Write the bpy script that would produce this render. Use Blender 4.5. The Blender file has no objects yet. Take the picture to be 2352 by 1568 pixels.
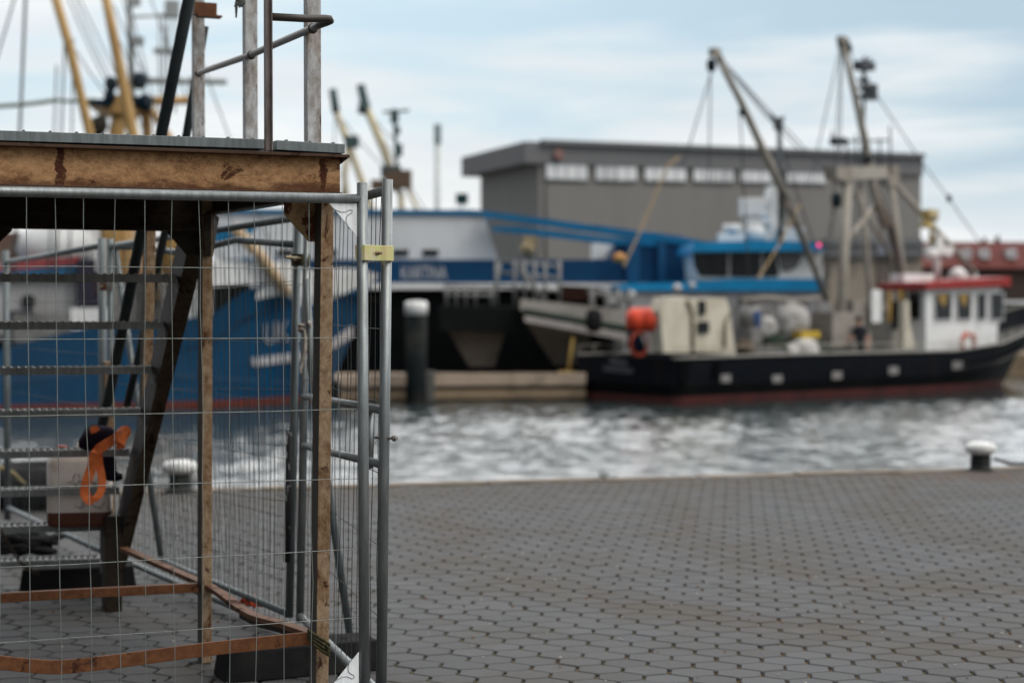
import bpy, math, random
import numpy as np
from mathutils import Vector, Matrix
from mathutils.bvhtree import BVHTree
random.seed(7); np.random.seed(7)
S = bpy.context.scene
COL = S.collection
# ------------------------------------------------------------------ camera model
F = 3920.0            # focal length in photo pixels (photo measured at 2352 x 1568)
K = F/3267.0          # depths below are noted for a 3267 px lens and scaled by K
HZ = 692.0            # horizon row
CZ = 1.62             # eye height
PITCH = math.atan((784.0-HZ)/F)
cp, sp = math.cos(PITCH), math.sin(PITCH)
def ray(x, y):
    a = (x-1176.0)/F; b = (y-784.0)/F
    return Vector((a, cp - b*sp, -sp - b*cp))
def at(x, y, n):      # point seen at (x, y) standing at depth n*K
    d = ray(x, y); return Vector((0, 0, CZ)) + d*(n*K/d.y)
def g(x, y, z=0.0):   # point seen at (x, y) lying at height z
    d = ray(x, y); return Vector((0, 0, CZ)) + d*((z-CZ)/d.z)
WZ = -1.4             # water level
# ------------------------------------------------------------------ materials
def newmat(name):
    m = bpy.data.materials.new(name); m.use_nodes = True
    return m, m.node_tree.nodes, m.node_tree.links, m.node_tree.nodes['Principled BSDF']
def c4(c): return (c[0], c[1], c[2], 1)
def N(nt, t, **kw):
    n = nt.new(t)
    for k, v in kw.items(): setattr(n, k, v)
    return n
def noise(nt, lk, vec, scale, detail=4, rough=.55, dist=0):
    n = nt.new('ShaderNodeTexNoise'); n.inputs['Scale'].default_value = scale
    n.inputs['Detail'].default_value = detail; n.inputs['Roughness'].default_value = rough
    n.inputs['Distortion'].default_value = dist
    lk.new(vec, n.inputs['Vector']); return n.outputs['Fac']
def mapping(nt, lk, vec, sc=(1,1,1), loc=(0,0,0), rot=(0,0,0)):
    m = nt.new('ShaderNodeMapping'); m.inputs['Scale'].default_value = sc
    m.inputs['Location'].default_value = loc; m.inputs['Rotation'].default_value = rot
    lk.new(vec, m.inputs['Vector']); return m.outputs['Vector']
def ramp(nt, lk, fac, a, b):
    r = nt.new('ShaderNodeMapRange'); r.interpolation_type = 'SMOOTHSTEP'
    r.inputs['From Min'].default_value = a; r.inputs['From Max'].default_value = b
    lk.new(fac, r.inputs['Value']); return r.outputs['Result']
def mix(nt, lk, fac, a, b, bt='MIX'):
    m = nt.new('ShaderNodeMix'); m.data_type = 'RGBA'; m.blend_type = bt
    if isinstance(fac, (int, float)): m.inputs[0].default_value = fac
    else: lk.new(fac, m.inputs[0])
    for s, v in ((6, a), (7, b)):
        if isinstance(v, tuple): m.inputs[s].default_value = c4(v)
        else: lk.new(v, m.inputs[s])
    return m.outputs[2]
def math_(nt, lk, op, a, b=0.0):
    m = nt.new('ShaderNodeMath'); m.operation = op
    for s, v in ((0, a), (1, b)):
        if isinstance(v, (int, float)): m.inputs[s].default_value = v
        else: lk.new(v, m.inputs[s])
    return m.outputs[0]
def bump(nt, lk, bs, h, strength=.3, dist=.01):
    b = nt.new('ShaderNodeBump'); b.inputs['Strength'].default_value = strength
    b.inputs['Distance'].default_value = dist
    lk.new(h, b.inputs['Height']); lk.new(b.outputs[0], bs.inputs['Normal'])
MATS = {}
G = .74       # overall albedo trim
def gm(c): return tuple(x*G for x in c)
def M(name, c, r=.6, metal=0.0, c2=None, sc=6, lo=.42, hi=.68, stretch=(1,1,1), bmp=0.0, bsc=60, fine=.12):
    """paint / plastic / concrete with a second tone in noise patches and a fine grain"""
    if name in MATS: return MATS[name]
    m, nt, lk, bs = newmat(name)
    tc = nt.new('ShaderNodeTexCoord').outputs['Object']
    v = mapping(nt, lk, tc, stretch)
    c2 = c2 or tuple(x*.72 for x in c)
    c = gm(c); c2 = gm(c2)
    f = ramp(nt, lk, noise(nt, lk, v, sc, 6, .62), lo, hi)
    col = mix(nt, lk, f, tuple(c), tuple(c2))
    gr = noise(nt, lk, tc, bsc, 3)
    if fine:
        col = mix(nt, lk, fine, col, mix(nt, lk, ramp(nt, lk, gr, .3, .7), tuple(x*.6 for x in c), tuple(min(1, x*1.35) for x in c)))
    lk.new(col, bs.inputs['Base Color'])
    bs.inputs['Specular IOR Level'].default_value = .04 if max(c) < .05 else .2
    bs.inputs['Roughness'].default_value = r; bs.inputs['Metallic'].default_value = metal
    if bmp: bump(nt, lk, bs, gr, bmp, .004)
    MATS[name] = m; return m
def rust(name, paint, tan, dark, lo=.5, hi=.62, sc=7, sc2=26, stretch=(1,1,1), metal=0.0, strips=None, darklo=.56, darkhi=.64, speck=.5, base=None):
    """old paint gone tan, with dark rust blotches, specks and runs; strips: (x0, x1, z0, z1) weld marks in object space"""
    if name in MATS: return MATS[name]
    m, nt, lk, bs = newmat(name)
    tc = nt.new('ShaderNodeTexCoord').outputs['Object']
    v = mapping(nt, lk, tc, stretch); paint = gm(paint); tan = gm(tan); dark = gm(dark)
    n1 = noise(nt, lk, v, sc, 8, .65, .3)
    n2 = noise(nt, lk, mapping(nt, lk, v, (1,1,1), (3.1,7.7,1.3)), sc*1.7, 8, .7, .5)
    n3 = noise(nt, lk, tc, sc2*6, 3, .7)
    n4 = noise(nt, lk, v, sc2*1.5, 6, .8)
    col = mix(nt, lk, ramp(nt, lk, n1, lo, hi), tuple(paint), tuple(tan))
    col = mix(nt, lk, .65, col, mix(nt, lk, ramp(nt, lk, n4, .3, .7), tuple(x*.6 for x in tan), tuple(min(1,x*1.45) for x in paint)))
    dk = ramp(nt, lk, n2, darklo, darkhi)
    sp_ = math_(nt, lk, 'MULTIPLY', ramp(nt, lk, n3, .54, .64), ramp(nt, lk, n1, .40, .62))
    dk = math_(nt, lk, 'MAXIMUM', dk, math_(nt, lk, 'MULTIPLY', sp_, speck))
    if strips:
        sx = nt.new('ShaderNodeSeparateXYZ'); lk.new(tc, sx.inputs[0])
        wob = math_(nt, lk, 'MULTIPLY', math_(nt, lk, 'SUBTRACT', noise(nt, lk, tc, 24, 4, .7), .5), .045)
        xx = math_(nt, lk, 'ADD', sx.outputs[0], wob); zz = math_(nt, lk, 'ADD', sx.outputs[2], wob)
        for (x0, x1, z0, z1) in strips:
            a = math_(nt, lk, 'MULTIPLY', ramp(nt, lk, xx, x0-.003, x0+.003), ramp(nt, lk, xx, x1+.003, x1-.003))
            b = math_(nt, lk, 'MULTIPLY', ramp(nt, lk, zz, z0-.004, z0+.004), ramp(nt, lk, zz, z1+.004, z1-.004))
            ab = math_(nt, lk, 'MULTIPLY', a, b)
            ab = math_(nt, lk, 'MULTIPLY', ab, ramp(nt, lk, n4, .25, .5))
            dk = math_(nt, lk, 'MAXIMUM', dk, ab)
    if base:      # rust creeping up from the lower edge
        sz_ = nt.new('ShaderNodeSeparateXYZ'); lk.new(tc, sz_.inputs[0])
        hz_ = math_(nt, lk, 'ADD', sz_.outputs[2], math_(nt, lk, 'MULTIPLY', math_(nt, lk, 'SUBTRACT', noise(nt, lk, mapping(nt, lk, tc, (2.2,1,5)), 3, 7, .7), .5), .16))
        dk = math_(nt, lk, 'MAXIMUM', dk, math_(nt, lk, 'MULTIPLY', ramp(nt, lk, hz_, base+.035, base-.005), .85))
    col = mix(nt, lk, dk, col, tuple(dark))
    lk.new(col, bs.inputs['Base Color'])
    bs.inputs['Metallic'].default_value = metal; bs.inputs['Specular IOR Level'].default_value = .15
    rr = nt.new('ShaderNodeMapRange'); rr.inputs['To Min'].default_value = .55; rr.inputs['To Max'].default_value = .9
    lk.new(dk, rr.inputs['Value']); lk.new(rr.outputs[0], bs.inputs['Roughness'])
    h = math_(nt, lk, 'ADD', n4, math_(nt, lk, 'MULTIPLY', dk, -.8))
    bump(nt, lk, bs, h, .35, .003)
    MATS[name] = m; return m
def galv(name, c=(.36,.38,.38), r=.42, metal=.75, sc=14, dirt=(.16,.15,.13)):
    if name in MATS: return MATS[name]
    m, nt, lk, bs = newmat(name)
    tc = nt.new('ShaderNodeTexCoord').outputs['Object']
    c = gm(c); dirt = gm(dirt)
    n1 = noise(nt, lk, mapping(nt, lk, tc, (1,1,.25)), sc, 6, .7)
    n2 = noise(nt, lk, tc, 90, 4, .7)
    n3 = noise(nt, lk, mapping(nt, lk, tc, (1,1,.12)), 60, 4, .6)
    col = mix(nt, lk, ramp(nt, lk, n1, .35, .7), tuple(c), tuple(x*.72 for x in c))
    col = mix(nt, lk, .3, col, mix(nt, lk, ramp(nt, lk, n3, .35, .65), tuple(x*.55 for x in c), tuple(min(1,x*1.5) for x in c)))
    col = mix(nt, lk, ramp(nt, lk, n2, .64, .72), col, tuple(dirt))
    lk.new(col, bs.inputs['Base Color']); bs.inputs['Metallic'].default_value = metal
    rr = nt.new('ShaderNodeMapRange'); rr.inputs['To Min'].default_value = r-.1; rr.inputs['To Max'].default_value = r+.2
    lk.new(n1, rr.inputs['Value']); lk.new(rr.outputs[0], bs.inputs['Roughness'])
    bump(nt, lk, bs, n2, .12, .002)
    MATS[name] = m; return m
# ------------------------------------------------------------------ mesh builder
class MB:
    def __init__(s): s.v = []; s.f = []; s.m = []; s.sm = []
    def add(s, vs, fs, mi=0, smooth=False):
        o = len(s.v); s.v += [Vector(p) for p in vs]
        for f in fs: s.f.append([i+o for i in f]); s.m.append(mi); s.sm.append(smooth)
        return s
    def hexa(s, b, t, mi=0):   # two quads (bottom, top), 4 corners each in the same turn
        return s.add(list(b)+list(t), [(3,2,1,0),(4,5,6,7),(0,1,5,4),(1,2,6,5),(2,3,7,6),(3,0,4,7)], mi)
    def box(s, c, size, R=None, mi=0):
        c = Vector(c); hx, hy, hz = size[0]/2, size[1]/2, size[2]/2
        P = [Vector(p) for p in ((-hx,-hy,-hz),(hx,-hy,-hz),(hx,hy,-hz),(-hx,hy,-hz),(-hx,-hy,hz),(hx,-hy,hz),(hx,hy,hz),(-hx,hy,hz))]
        if R is not None: P = [R @ p for p in P]
        return s.hexa([c+p for p in P[:4]], [c+p for p in P[4:]], mi)
    def bar(s, a, b, w, h, mi=0, side=None):   # rectangular bar from a to b; w along 'side', h across it
        a = Vector(a); b = Vector(b); d = (b-a).normalized()
        sd = Vector(side) if side is not None else (Vector((0,0,1)).cross(d) if abs(d.z) < .98 else Vector((1,0,0)))
        sd = (sd - d*sd.dot(d)).normalized(); up = d.cross(sd)
        q = [sd*(-w/2)+up*(-h/2), sd*(w/2)+up*(-h/2), sd*(w/2)+up*(h/2), sd*(-w/2)+up*(h/2)]
        return s.hexa([a+p for p in q], [b+p for p in q], mi)
    def tube(s, pts, r, seg=10, mi=0, caps=True, closed=False):
        pts = [Vector(p) for p in pts]; n = len(pts)
        rs = r if isinstance(r, (list, tuple)) else [r]*n
        vs = []; fr = None
        for i, p in enumerate(pts):
            if closed: d = pts[(i+1) % n]-pts[i-1]
            else: d = pts[min(i+1, n-1)]-pts[max(i-1, 0)]
            d.normalize()
            if fr is None: fr = d.orthogonal().normalized()
            fr = (fr-d*fr.dot(d)).normalized(); bi = d.cross(fr)
            for k in range(seg):
                t = 2*math.pi*k/seg; vs.append(p+(fr*math.cos(t)+bi*math.sin(t))*rs[i])
        fs = []
        for i in range(n if closed else n-1):
            j = (i+1) % n
            for k in range(seg): fs.append((i*seg+k, i*seg+(k+1) % seg, j*seg+(k+1) % seg, j*seg+k))
        s.add(vs, fs, mi, seg > 4)
        if caps and not closed:
            o = len(s.v)-n*seg
            s.f.append([o+k for k in range(seg)][::-1]); s.m.append(mi); s.sm.append(False)
            s.f.append([o+(n-1)*seg+k for k in range(seg)]); s.m.append(mi); s.sm.append(False)
        return s
    def prism(s, poly, ext, mi=0):             # flat 3D polygon pushed along ext
        ext = Vector(ext); n = len(poly); P = [Vector(p) for p in poly]
        fs = [tuple(range(n))[::-1], tuple(range(n, 2*n))]+[(i, (i+1) % n, n+(i+1) % n, n+i) for i in range(n)]
        return s.add(P+[p+ext for p in P], fs, mi)
    def lathe(s, prof, c, seg=24, mi=0, axis=None):    # prof: (radius, height)
        c = Vector(c); R = Matrix.Identity(3)
        if axis is not None: R = Vector((0,0,1)).rotation_difference(Vector(axis)).to_matrix()
        vs = []; n = len(prof)
        for (r, h) in prof:
            for k in range(seg):
                t = 2*math.pi*k/seg; vs.append(c+R@Vector((r*math.cos(t), r*math.sin(t), h)))
        fs = [(i*seg+k, i*seg+(k+1) % seg, (i+1)*seg+(k+1) % seg, (i+1)*seg+k) for i in range(n-1) for k in range(seg)]
        s.add(vs, fs, mi, True); o = len(s.v)-n*seg
        s.f.append([o+k for k in range(seg)][::-1]); s.m.append(mi); s.sm.append(False)
        s.f.append([o+(n-1)*seg+k for k in range(seg)]); s.m.append(mi); s.sm.append(False)
        return s
    def ball(s, c, r, mi=0, sz=1.0, seg=16):
        pr = [(max(.001, r*math.sin(math.pi*i/10)), -r*sz*math.cos(math.pi*i/10)) for i in range(11)]
        return s.lathe(pr, c, seg, mi)
    def build(s, name, mats, parent=None, local=False, bevel=0.0, recalc=True):
        if not isinstance(mats, (list, tuple)): mats = [mats]
        vs = s.v
        if parent is not None and not local:
            iv = (Matrix.Translation(parent.location) @ parent.rotation_euler.to_matrix().to_4x4()).inverted()
            pp = parent.parent
            if pp is not None:
                iv = (Matrix.Translation(pp.location) @ pp.rotation_euler.to_matrix().to_4x4() @ Matrix.Translation(parent.location) @ parent.rotation_euler.to_matrix().to_4x4()).inverted()
            vs = [iv @ p for p in vs]
        org = Vector((0,0,0))
        if parent is None and vs:
            xs = [p.x for p in vs]; ys = [p.y for p in vs]; zs = [p.z for p in vs]
            org = Vector(((min(xs)+max(xs))/2, (min(ys)+max(ys))/2, min(zs))); vs = [p-org for p in vs]
        me = bpy.data.meshes.new(name); me.from_pydata([tuple(p) for p in vs], [], s.f)
        for m in mats: me.materials.append(m)
        me.polygons.foreach_set('material_index', s.m); me.polygons.foreach_set('use_smooth', s.sm)
        me.validate()
        if recalc and len(s.f) < 60000:
            import bmesh
            b = bmesh.new(); b.from_mesh(me); bmesh.ops.recalc_face_normals(b, faces=b.faces[:]); b.to_mesh(me); b.free()
        me.update()
        o = bpy.data.objects.new(name, me); COL.objects.link(o); o.location = org
        if parent is not None: o.parent = parent
        if bevel:
            bm = o.modifiers.new('edge', 'BEVEL'); bm.width = bevel; bm.segments = 2; bm.limit_method = 'ANGLE'; bm.angle_limit = .6
        return o
def tag(o, label, cat, group=None):
    o['label'] = label; o['category'] = cat
    if group: o['group'] = group
    return o
def struct(o): o['kind'] = 'structure'; return o
def thing(name, loc, label, cat, group=None, rz=0.0):
    o = bpy.data.objects.new(name, None); COL.objects.link(o); o.empty_display_size = .2
    o.location = loc; o.rotation_euler = (0, 0, rz); return tag(o, label, cat, group)
class Frame:
    """local frame of a boat: u along its heading, v to port, w up from the water"""
    def __init__(s, o, ang): s.o = Vector(o); s.a = ang; s.R = Matrix.Rotation(ang, 3, 'Z')
    def px(s, x, y, v):      # point of the photo pixel on the lengthwise plane v
        n = s.R @ Vector((0,1,0)); d = ray(x, y); c = Vector((0,0,CZ))
        t = ((s.o + n*v) - c).dot(n)/d.dot(n); return s.R.transposed() @ (c+d*t-s.o)
    def pu(s, x, y, u):      # same on the crosswise plane u
        n = s.R @ Vector((1,0,0)); d = ray(x, y); c = Vector((0,0,CZ))
        t = ((s.o + n*u) - c).dot(n)/d.dot(n); return s.R.transposed() @ (c+d*t-s.o)
def text_polys(body, cap=1.0):
    cu = bpy.data.curves.new('lettering', 'FONT'); cu.body = body; cu.align_x = 'CENTER'; cu.align_y = 'CENTER'; cu.size = cap
    ob = bpy.data.objects.new('lettering', cu); COL.objects.link(ob)
    dg = bpy.context.evaluated_depsgraph_get(); me = ob.evaluated_get(dg).to_mesh()
    vs = [Vector(v.co) for v in me.vertices]; fs = [tuple(p.vertices) for p in me.polygons]
    ob.evaluated_get(dg).to_mesh_clear(); COL.objects.unlink(ob); bpy.data.objects.remove(ob); bpy.data.curves.remove(cu)
    return vs, fs
def text_on(mb, body, c, right, up, w, h, mi=0, off=None):
    vs, fs = text_polys(body)
    xs = [p.x for p in vs]; ys = [p.y for p in vs]
    x0, x1, y0, y1 = min(xs), max(xs), min(ys), max(ys); c = Vector(c); right = Vector(right).normalized(); up = Vector(up).normalized()
    P = [c+right*((p.x-(x0+x1)/2)/(x1-x0)*w)+up*((p.y-(y0+y1)/2)/(y1-y0)*h) for p in vs]
    mb.add(P, fs, mi)
def each(name, mat, root, local, *fns):
    for fn in fns:
        b = MB(); fn(b); b.build(name, mat, root, local=local)
# ------------------------------------------------------------------ palette
GALV = galv('galvanised_steel', (.27,.29,.29)); GALVD = galv('galvanised_steel_dull', (.19,.215,.22), .5, .6)
GALVW = galv('galvanised_wire', (.30,.33,.31), .5, .55)
ZINC = galv('bright_zinc_plate', (1.25,1.28,1.3), .38, .15, 20)
BEAM = None
RUSTLEG = rust('weathered_leg_paint', (.36,.265,.17), (.22,.11,.045), (.07,.026,.013), .44, .55, 11, 24, (1,1,.6), darklo=.56, darkhi=.65, speck=.55)
LEGSIDE = M('grey_brown_shaded_leg_side', (.085,.075,.06), .8, 0, (.05,.038,.026), 6, stretch=(1,1,.3), bmp=.2)  # grey-brown leg side, darkened in colour for the shade of a recessed channel
STRINGEDGE = rust('brown_stringer_edge', (.085,.06,.036), (.06,.038,.022), (.025,.014,.009), .45, .6, 5, 20)
RUSTRAIL = rust('rusty_flat_bar', (.15,.062,.026), (.12,.046,.02), (.05,.018,.01), .45, .6, 6, 20, (1,1,1))
RUSTPLATE = rust('rusty_gusset_plate', (.30,.20,.10), (.25,.15,.065), (.075,.026,.014), .45, .6, 12, 24, (1,1,.6), darklo=.5, darkhi=.58)
RUSTDARK = rust('shaded_rusty_steel', (.030,.022,.015), (.024,.014,.009), (.012,.007,.005), .45, .6, 6, 20)  # shaded rusty parts, near-black because their shade is put into the colour
POSTPAINT = rust('dusty_grey_post_paint', (.50,.51,.52), (.27,.205,.145), (.10,.055,.03), .47, .56, 10, 16, (1,1,.42), darklo=.57, darkhi=.66, speck=.3)
TREAD = galv('worn_grating_steel', (.30,.305,.295), .6, .35)
DARKTUBE = M('dark_painted_tube', (.045,.052,.055), .5, .3)
STRING = M('grey_stringer_paint', (.060,.055,.060), .6, .1, (.035,.026,.02), 5, bmp=.2)
BLACKRUB = M('black_rubber', (.018,.018,.019), .85, 0, (.028,.027,.026), 8, bmp=.4)
# ================================================================== world, sun, camera
w = bpy.data.worlds.new('World'); S.world = w; w.use_nodes = True
nt, lk = w.node_tree.nodes, w.node_tree.links; nt.clear()
out = nt.new('ShaderNodeOutputWorld')
SUN_EL, SUN_AZ = math.radians(54), math.radians(132)     # azimuth from +Y clockwise: high, behind the right shoulder
sky = nt.new('ShaderNodeTexSky'); sky.sky_type = 'NISHITA'; sky.sun_disc = False
sky.sun_elevation = SUN_EL; sky.sun_rotation = SUN_AZ; sky.air_density = 1.3; sky.dust_density = 2.5
b1 = nt.new('ShaderNodeBackground'); b1.inputs['Strength'].default_value = .12; lk.new(sky.outputs[0], b1.inputs['Color'])
tc = nt.new('ShaderNodeTexCoord').outputs['Generated']
sx = nt.new('ShaderNodeSeparateXYZ'); lk.new(tc, sx.inputs[0])
X, Y, Z = sx.outputs
cb = nt.new('ShaderNodeCombineXYZ'); lk.new(X, cb.inputs[0]); lk.new(math_(nt, lk, 'MULTIPLY', Y, .35), cb.inputs[1]); lk.new(math_(nt, lk, 'POWER', math_(nt, lk, 'MAXIMUM', Z, 0.0), .8), cb.inputs[2])
cv = cb.outputs[0]
n1 = noise(nt, lk, mapping(nt, lk, cv, (4.2,1.0,21), (1.3,2.2,0.4)), 1.0, 6, .52, .25)
n2 = noise(nt, lk, mapping(nt, lk, cv, (3.0,1.0,16), (5.2,1.7,3.3)), 1.0, 3, .5)
cl = math_(nt, lk, 'ADD', n1, math_(nt, lk, 'MULTIPLY', X, -.55))
cl = math_(nt, lk, 'ADD', cl, math_(nt, lk, 'MULTIPLY', ramp(nt, lk, Z, .11, .03), .13))
fac = ramp(nt, lk, cl, .39, .66)
shade = mix(nt, lk, ramp(nt, lk, n2, .40, .60), (.74,.78,.81), (.90,.91,.91))
blue = mix(nt, lk, ramp(nt, lk, X, -.12, .28), (.57,.73,.825), (.44,.575,.675))
cloudc = mix(nt, lk, fac, blue, shade)
cloudc = mix(nt, lk, math_(nt, lk, 'MULTIPLY', ramp(nt, lk, Z, .09, .015), .75), cloudc, (.93,.94,.945))
zen = mix(nt, lk, ramp(nt, lk, Z, .165, .36), cloudc, (2.1,2.11,2.12))
zen = mix(nt, lk, math_(nt, lk, 'MULTIPLY', math_(nt, lk, 'MULTIPLY', ramp(nt, lk, Z, .18, .30), ramp(nt, lk, Z, .75, .5)), ramp(nt, lk, Y, .2, .6)), zen, (2.8,2.8,2.78))
zen = mix(nt, lk, ramp(nt, lk, Z, .45, .9), zen, (2.3,2.3,2.28))
lowb = math_(nt, lk, 'MULTIPLY', ramp(nt, lk, Y, .45, -.25), ramp(nt, lk, Z, .62, .25))
zen = mix(nt, lk, math_(nt, lk, 'MULTIPLY', lowb, .60), zen, (.38,.385,.39))   # sky darkened low behind the camera, added to deepen shade under the deck
dl = math_(nt, lk, 'ADD', math_(nt, lk, 'MULTIPLY', X, -.85), math_(nt, lk, 'MULTIPLY', Y, -.5))
zen = mix(nt, lk, ramp(nt, lk, dl, .0, .65), zen, (.26,.29,.33))   # sky darkened behind to the left, added to put left-hand faces in shade
b2 = nt.new('ShaderNodeBackground'); lk.new(zen, b2.inputs['Color']); b2.inputs['Strength'].default_value = 1.0
ms = nt.new('ShaderNodeMixShader'); ms.inputs[0].default_value = .88
lk.new(b1.outputs[0], ms.inputs[1]); lk.new(b2.outputs[0], ms.inputs[2]); lk.new(ms.outputs[0], out.inputs[0])
sl = bpy.data.lights.new('sun', 'SUN'); sl.energy = 1.15; sl.angle = math.radians(30); sl.color = (1,.93,.83)
so = bpy.data.objects.new('sun', sl); COL.objects.link(so)
dv = Vector((math.sin(SUN_AZ)*math.cos(SUN_EL), math.cos(SUN_AZ)*math.cos(SUN_EL), math.sin(SUN_EL)))
so.rotation_euler = dv.to_track_quat('Z', 'Y').to_euler(); so.location = (0,0,30)
cam = bpy.data.cameras.new('camera'); co = bpy.data.objects.new('camera', cam); COL.objects.link(co)
cam.sensor_width = 36; cam.lens = F/2352*36; cam.clip_start = .1; cam.clip_end = 3000
co.location = (0,0,CZ); co.rotation_euler = (math.pi/2-PITCH, 0, 0); S.camera = co
cam.dof.use_dof = True; cam.dof.focus_distance = 5.12*K; cam.dof.aperture_fstop = 1.9
S.view_settings.view_transform = 'Standard'; S.view_settings.look = 'None'; S.view_settings.gamma = 1
S.view_settings.exposure = .2; S.view_settings.use_curve_mapping = False
S.cycles.max_bounces = 8; S.cycles.use_denoising = True
# ================================================================== ground, quay, water
EA, EB = g(890, 1110), g(2352, 1071)
ed = (EB-EA).normalized(); en = Vector((-ed.y, ed.x, 0))          # along the edge, and out over the water
def edge(t, off=0, z=0.0): p = EA+ed*t+en*off; return Vector((p.x, p.y, z))
L0, L1 = -70, 90
# bedding sheet under the paving: soil and moss that shows in the joints
m, nt, lk, bs = newmat('joint_soil'); tc = nt.new('ShaderNodeTexCoord').outputs['Object']
col = mix(nt, lk, ramp(nt, lk, noise(nt, lk, tc, 1.1, 4), .42, .6), (.11,.075,.048), (.085,.080,.050))
col = mix(nt, lk, ramp(nt, lk, noise(nt, lk, tc, 60, 4), .35, .7), col, (.014,.013,.010))
lk.new(col, bs.inputs['Base Color']); bs.inputs['Roughness'].default_value = .95; bs.inputs['Specular IOR Level'].default_value = .03
b = MB(); b.add([edge(L0,-.22,-.012), edge(L1,-.22,-.012), Vector((140,-60,-.012)), Vector((-140,-60,-.012))], [(0,1,2,3)])
struct(b.build('ground', m))
# coping and quay wall
CONC = M('quay_concrete', (.20,.165,.13), .85, 0, (.13,.11,.09), 2.5, bmp=.4, bsc=40)
b = MB(); t_ = L0; rk = random.Random(6)
while t_ < L1:
    l_ = 1.0+rk.uniform(-.02,.02); o_ = rk.uniform(-.012,.012); h_ = .004+rk.uniform(-.004,.006); c_ = rk.uniform(.008,.02)
    b.hexa([edge(t_,-.2,-.3), edge(t_+l_-.012,-.2,-.3), edge(t_+l_-.012,.02+o_,-.3), edge(t_,.02+o_,-.3)], [edge(t_+c_*.3,-.2,h_), edge(t_+l_-.012-c_*.3,-.2,h_), edge(t_+l_-.012-c_,.02+o_-c_,h_), edge(t_+c_,.02+o_-c_,h_)]); t_ += l_
struct(b.build('kerb', CONC))
b = MB(); b.hexa([edge(L0,-.6,-4), edge(L1,-.6,-4), edge(L1,-.02,-4), edge(L0,-.02,-4)], [edge(L0,-.6,-.31), edge(L1,-.6,-.31), edge(L1,-.02,-.31), edge(L0,-.02,-.31)])
struct(b.build('quay_wall', M('quay_wall_concrete', (.12,.11,.10), .9, 0, (.05,.055,.045), 1.5)))
# hexagonal pavers, each one a bevelled block
PA = math.radians(-7.5); PX, PY, SH = .203, .1435, .046          # pitch along the row, between rows, half the short side
ca, sa = math.cos(PA), math.sin(PA)
tracks = [[g(*p) for p in T] for T in (
  [(1010,1170),(1050,1270),(1200,1340),(1420,1380),(1800,1445),(2400,1500)],
  [(1560,1150),(1560,1230),(1700,1285),(1950,1330),(2400,1370)],
  [(2050,1110),(2060,1190),(2180,1240),(2400,1275)])]
def segd(P, T):
    best = np.full(len(P), 9.0)
    for a, c in zip(T[:-1], T[1:]):
        a = np.array(a[:2]); c = np.array(c[:2]); d = c-a; t = np.clip(((P-a)@d)/(d@d), 0, 1)
        best = np.minimum(best, np.hypot(*(P-(a+t[:,None]*d)).T))
    return best
pts = []
for j in range(-150, 170):
    for i in range(-110, 130):
        u = (i+.5*(j & 1))*PX; v = j*PY
        x = u*ca-v*sa; y = 10+u*sa+v*ca
        if y < 4.6 or abs(x) > .33*y+2.2: continue
        if (Vector((x,y,0))-EA).dot(en) > -.30: continue
        pts.append((x, y))
P = np.array(pts); n = len(P)
hexo = np.array([(PX/2-.0085, -SH), (PX/2-.0085, SH), (0, PY-SH-.0048), (-PX/2+.0085, SH), (-PX/2+.0085, -SH), (0, -PY+SH+.0048)])
hexi = hexo*np.array([.955,.93])
rot = np.array([[ca,-sa],[sa,ca]])
V = np.zeros((n,18,3)); tilt = np.random.normal(0,.0022,(n,2)); dz = np.random.normal(0,.0011,n)
jit = np.random.normal(0,.0016,(n,1,2)); ra = np.random.normal(0,.008,n)
for k, (ring, z) in enumerate(((hexi,0),(hexo,-.005),(hexo,-.03))):
    loc = np.stack([ring[:,0][None]-ra[:,None]*ring[:,1][None], ring[:,1][None]+ra[:,None]*ring[:,0][None]], -1)
    V[:,k*6:k*6+6,:2] = loc@rot.T+P[:,None,:]+jit
    V[:,k*6:k*6+6,2] = z+dz[:,None]+loc[...,0]*tilt[:,:1]+loc[...,1]*tilt[:,1:]
base = (np.arange(n)*18)[:,None]
faces = [list(r) for r in (base+np.arange(6))]
for k in range(6):
    q = np.array([k,(k+1)%6,6+(k+1)%6,6+k])
    faces += [list(r[::-1]) for r in (base+q)]; faces += [list(r[::-1]) for r in (base+q+6)]
me = bpy.data.meshes.new('paving'); me.from_pydata(V.reshape(-1,3), [], faces); me.update()
dirt = np.zeros(n)
for T, wd, am in zip(tracks, (.32,.30,.30), (.72,.8,.7)):
    dirt = np.maximum(dirt, am*np.exp(-(segd(P,T)/wd)**2))
de = -((P-np.array(EA[:2]))@np.array(en[:2]))
dirt = np.maximum(dirt, .8*np.exp(-((de-.2)/1.5)**2))
dirt = np.clip(dirt+np.random.normal(0,.07,n), 0, 1)
rb = np.array(g(2215,1092)[:2]); rst = np.exp(-(((P-rb)/np.array([.75,.4]))**2).sum(1))*.9
va = me.attributes.new('wear', 'FLOAT_COLOR', 'POINT')
arr = np.ones((n,18,4)); arr[...,0] = dirt[:,None]; arr[...,1] = rst[:,None]; rn = np.random.rand(n)*.75; rn[np.random.rand(n) < .04] = 1.0; rn[np.random.rand(n) < .03] = -.35
arr[...,2] = (rn+.35)[:,None]/1.35
va.data.foreach_set('color', arr.reshape(-1))
m, nt, lk, bs = newmat('concrete_pavers'); tc = nt.new('ShaderNodeTexCoord').outputs['Object']
at_ = nt.new('ShaderNodeAttribute'); at_.attribute_name = 'wear'
sc_ = nt.new('ShaderNodeSeparateColor'); lk.new(at_.outputs['Color'], sc_.inputs[0])
col = mix(nt, lk, sc_.outputs[2], (.052,.053,.055), (.080,.081,.084))
pat = noise(nt, lk, tc, 1.3, 5, .6)
col = mix(nt, lk, ramp(nt, lk, pat, .42, .68), col, (.056,.052,.046))
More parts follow.
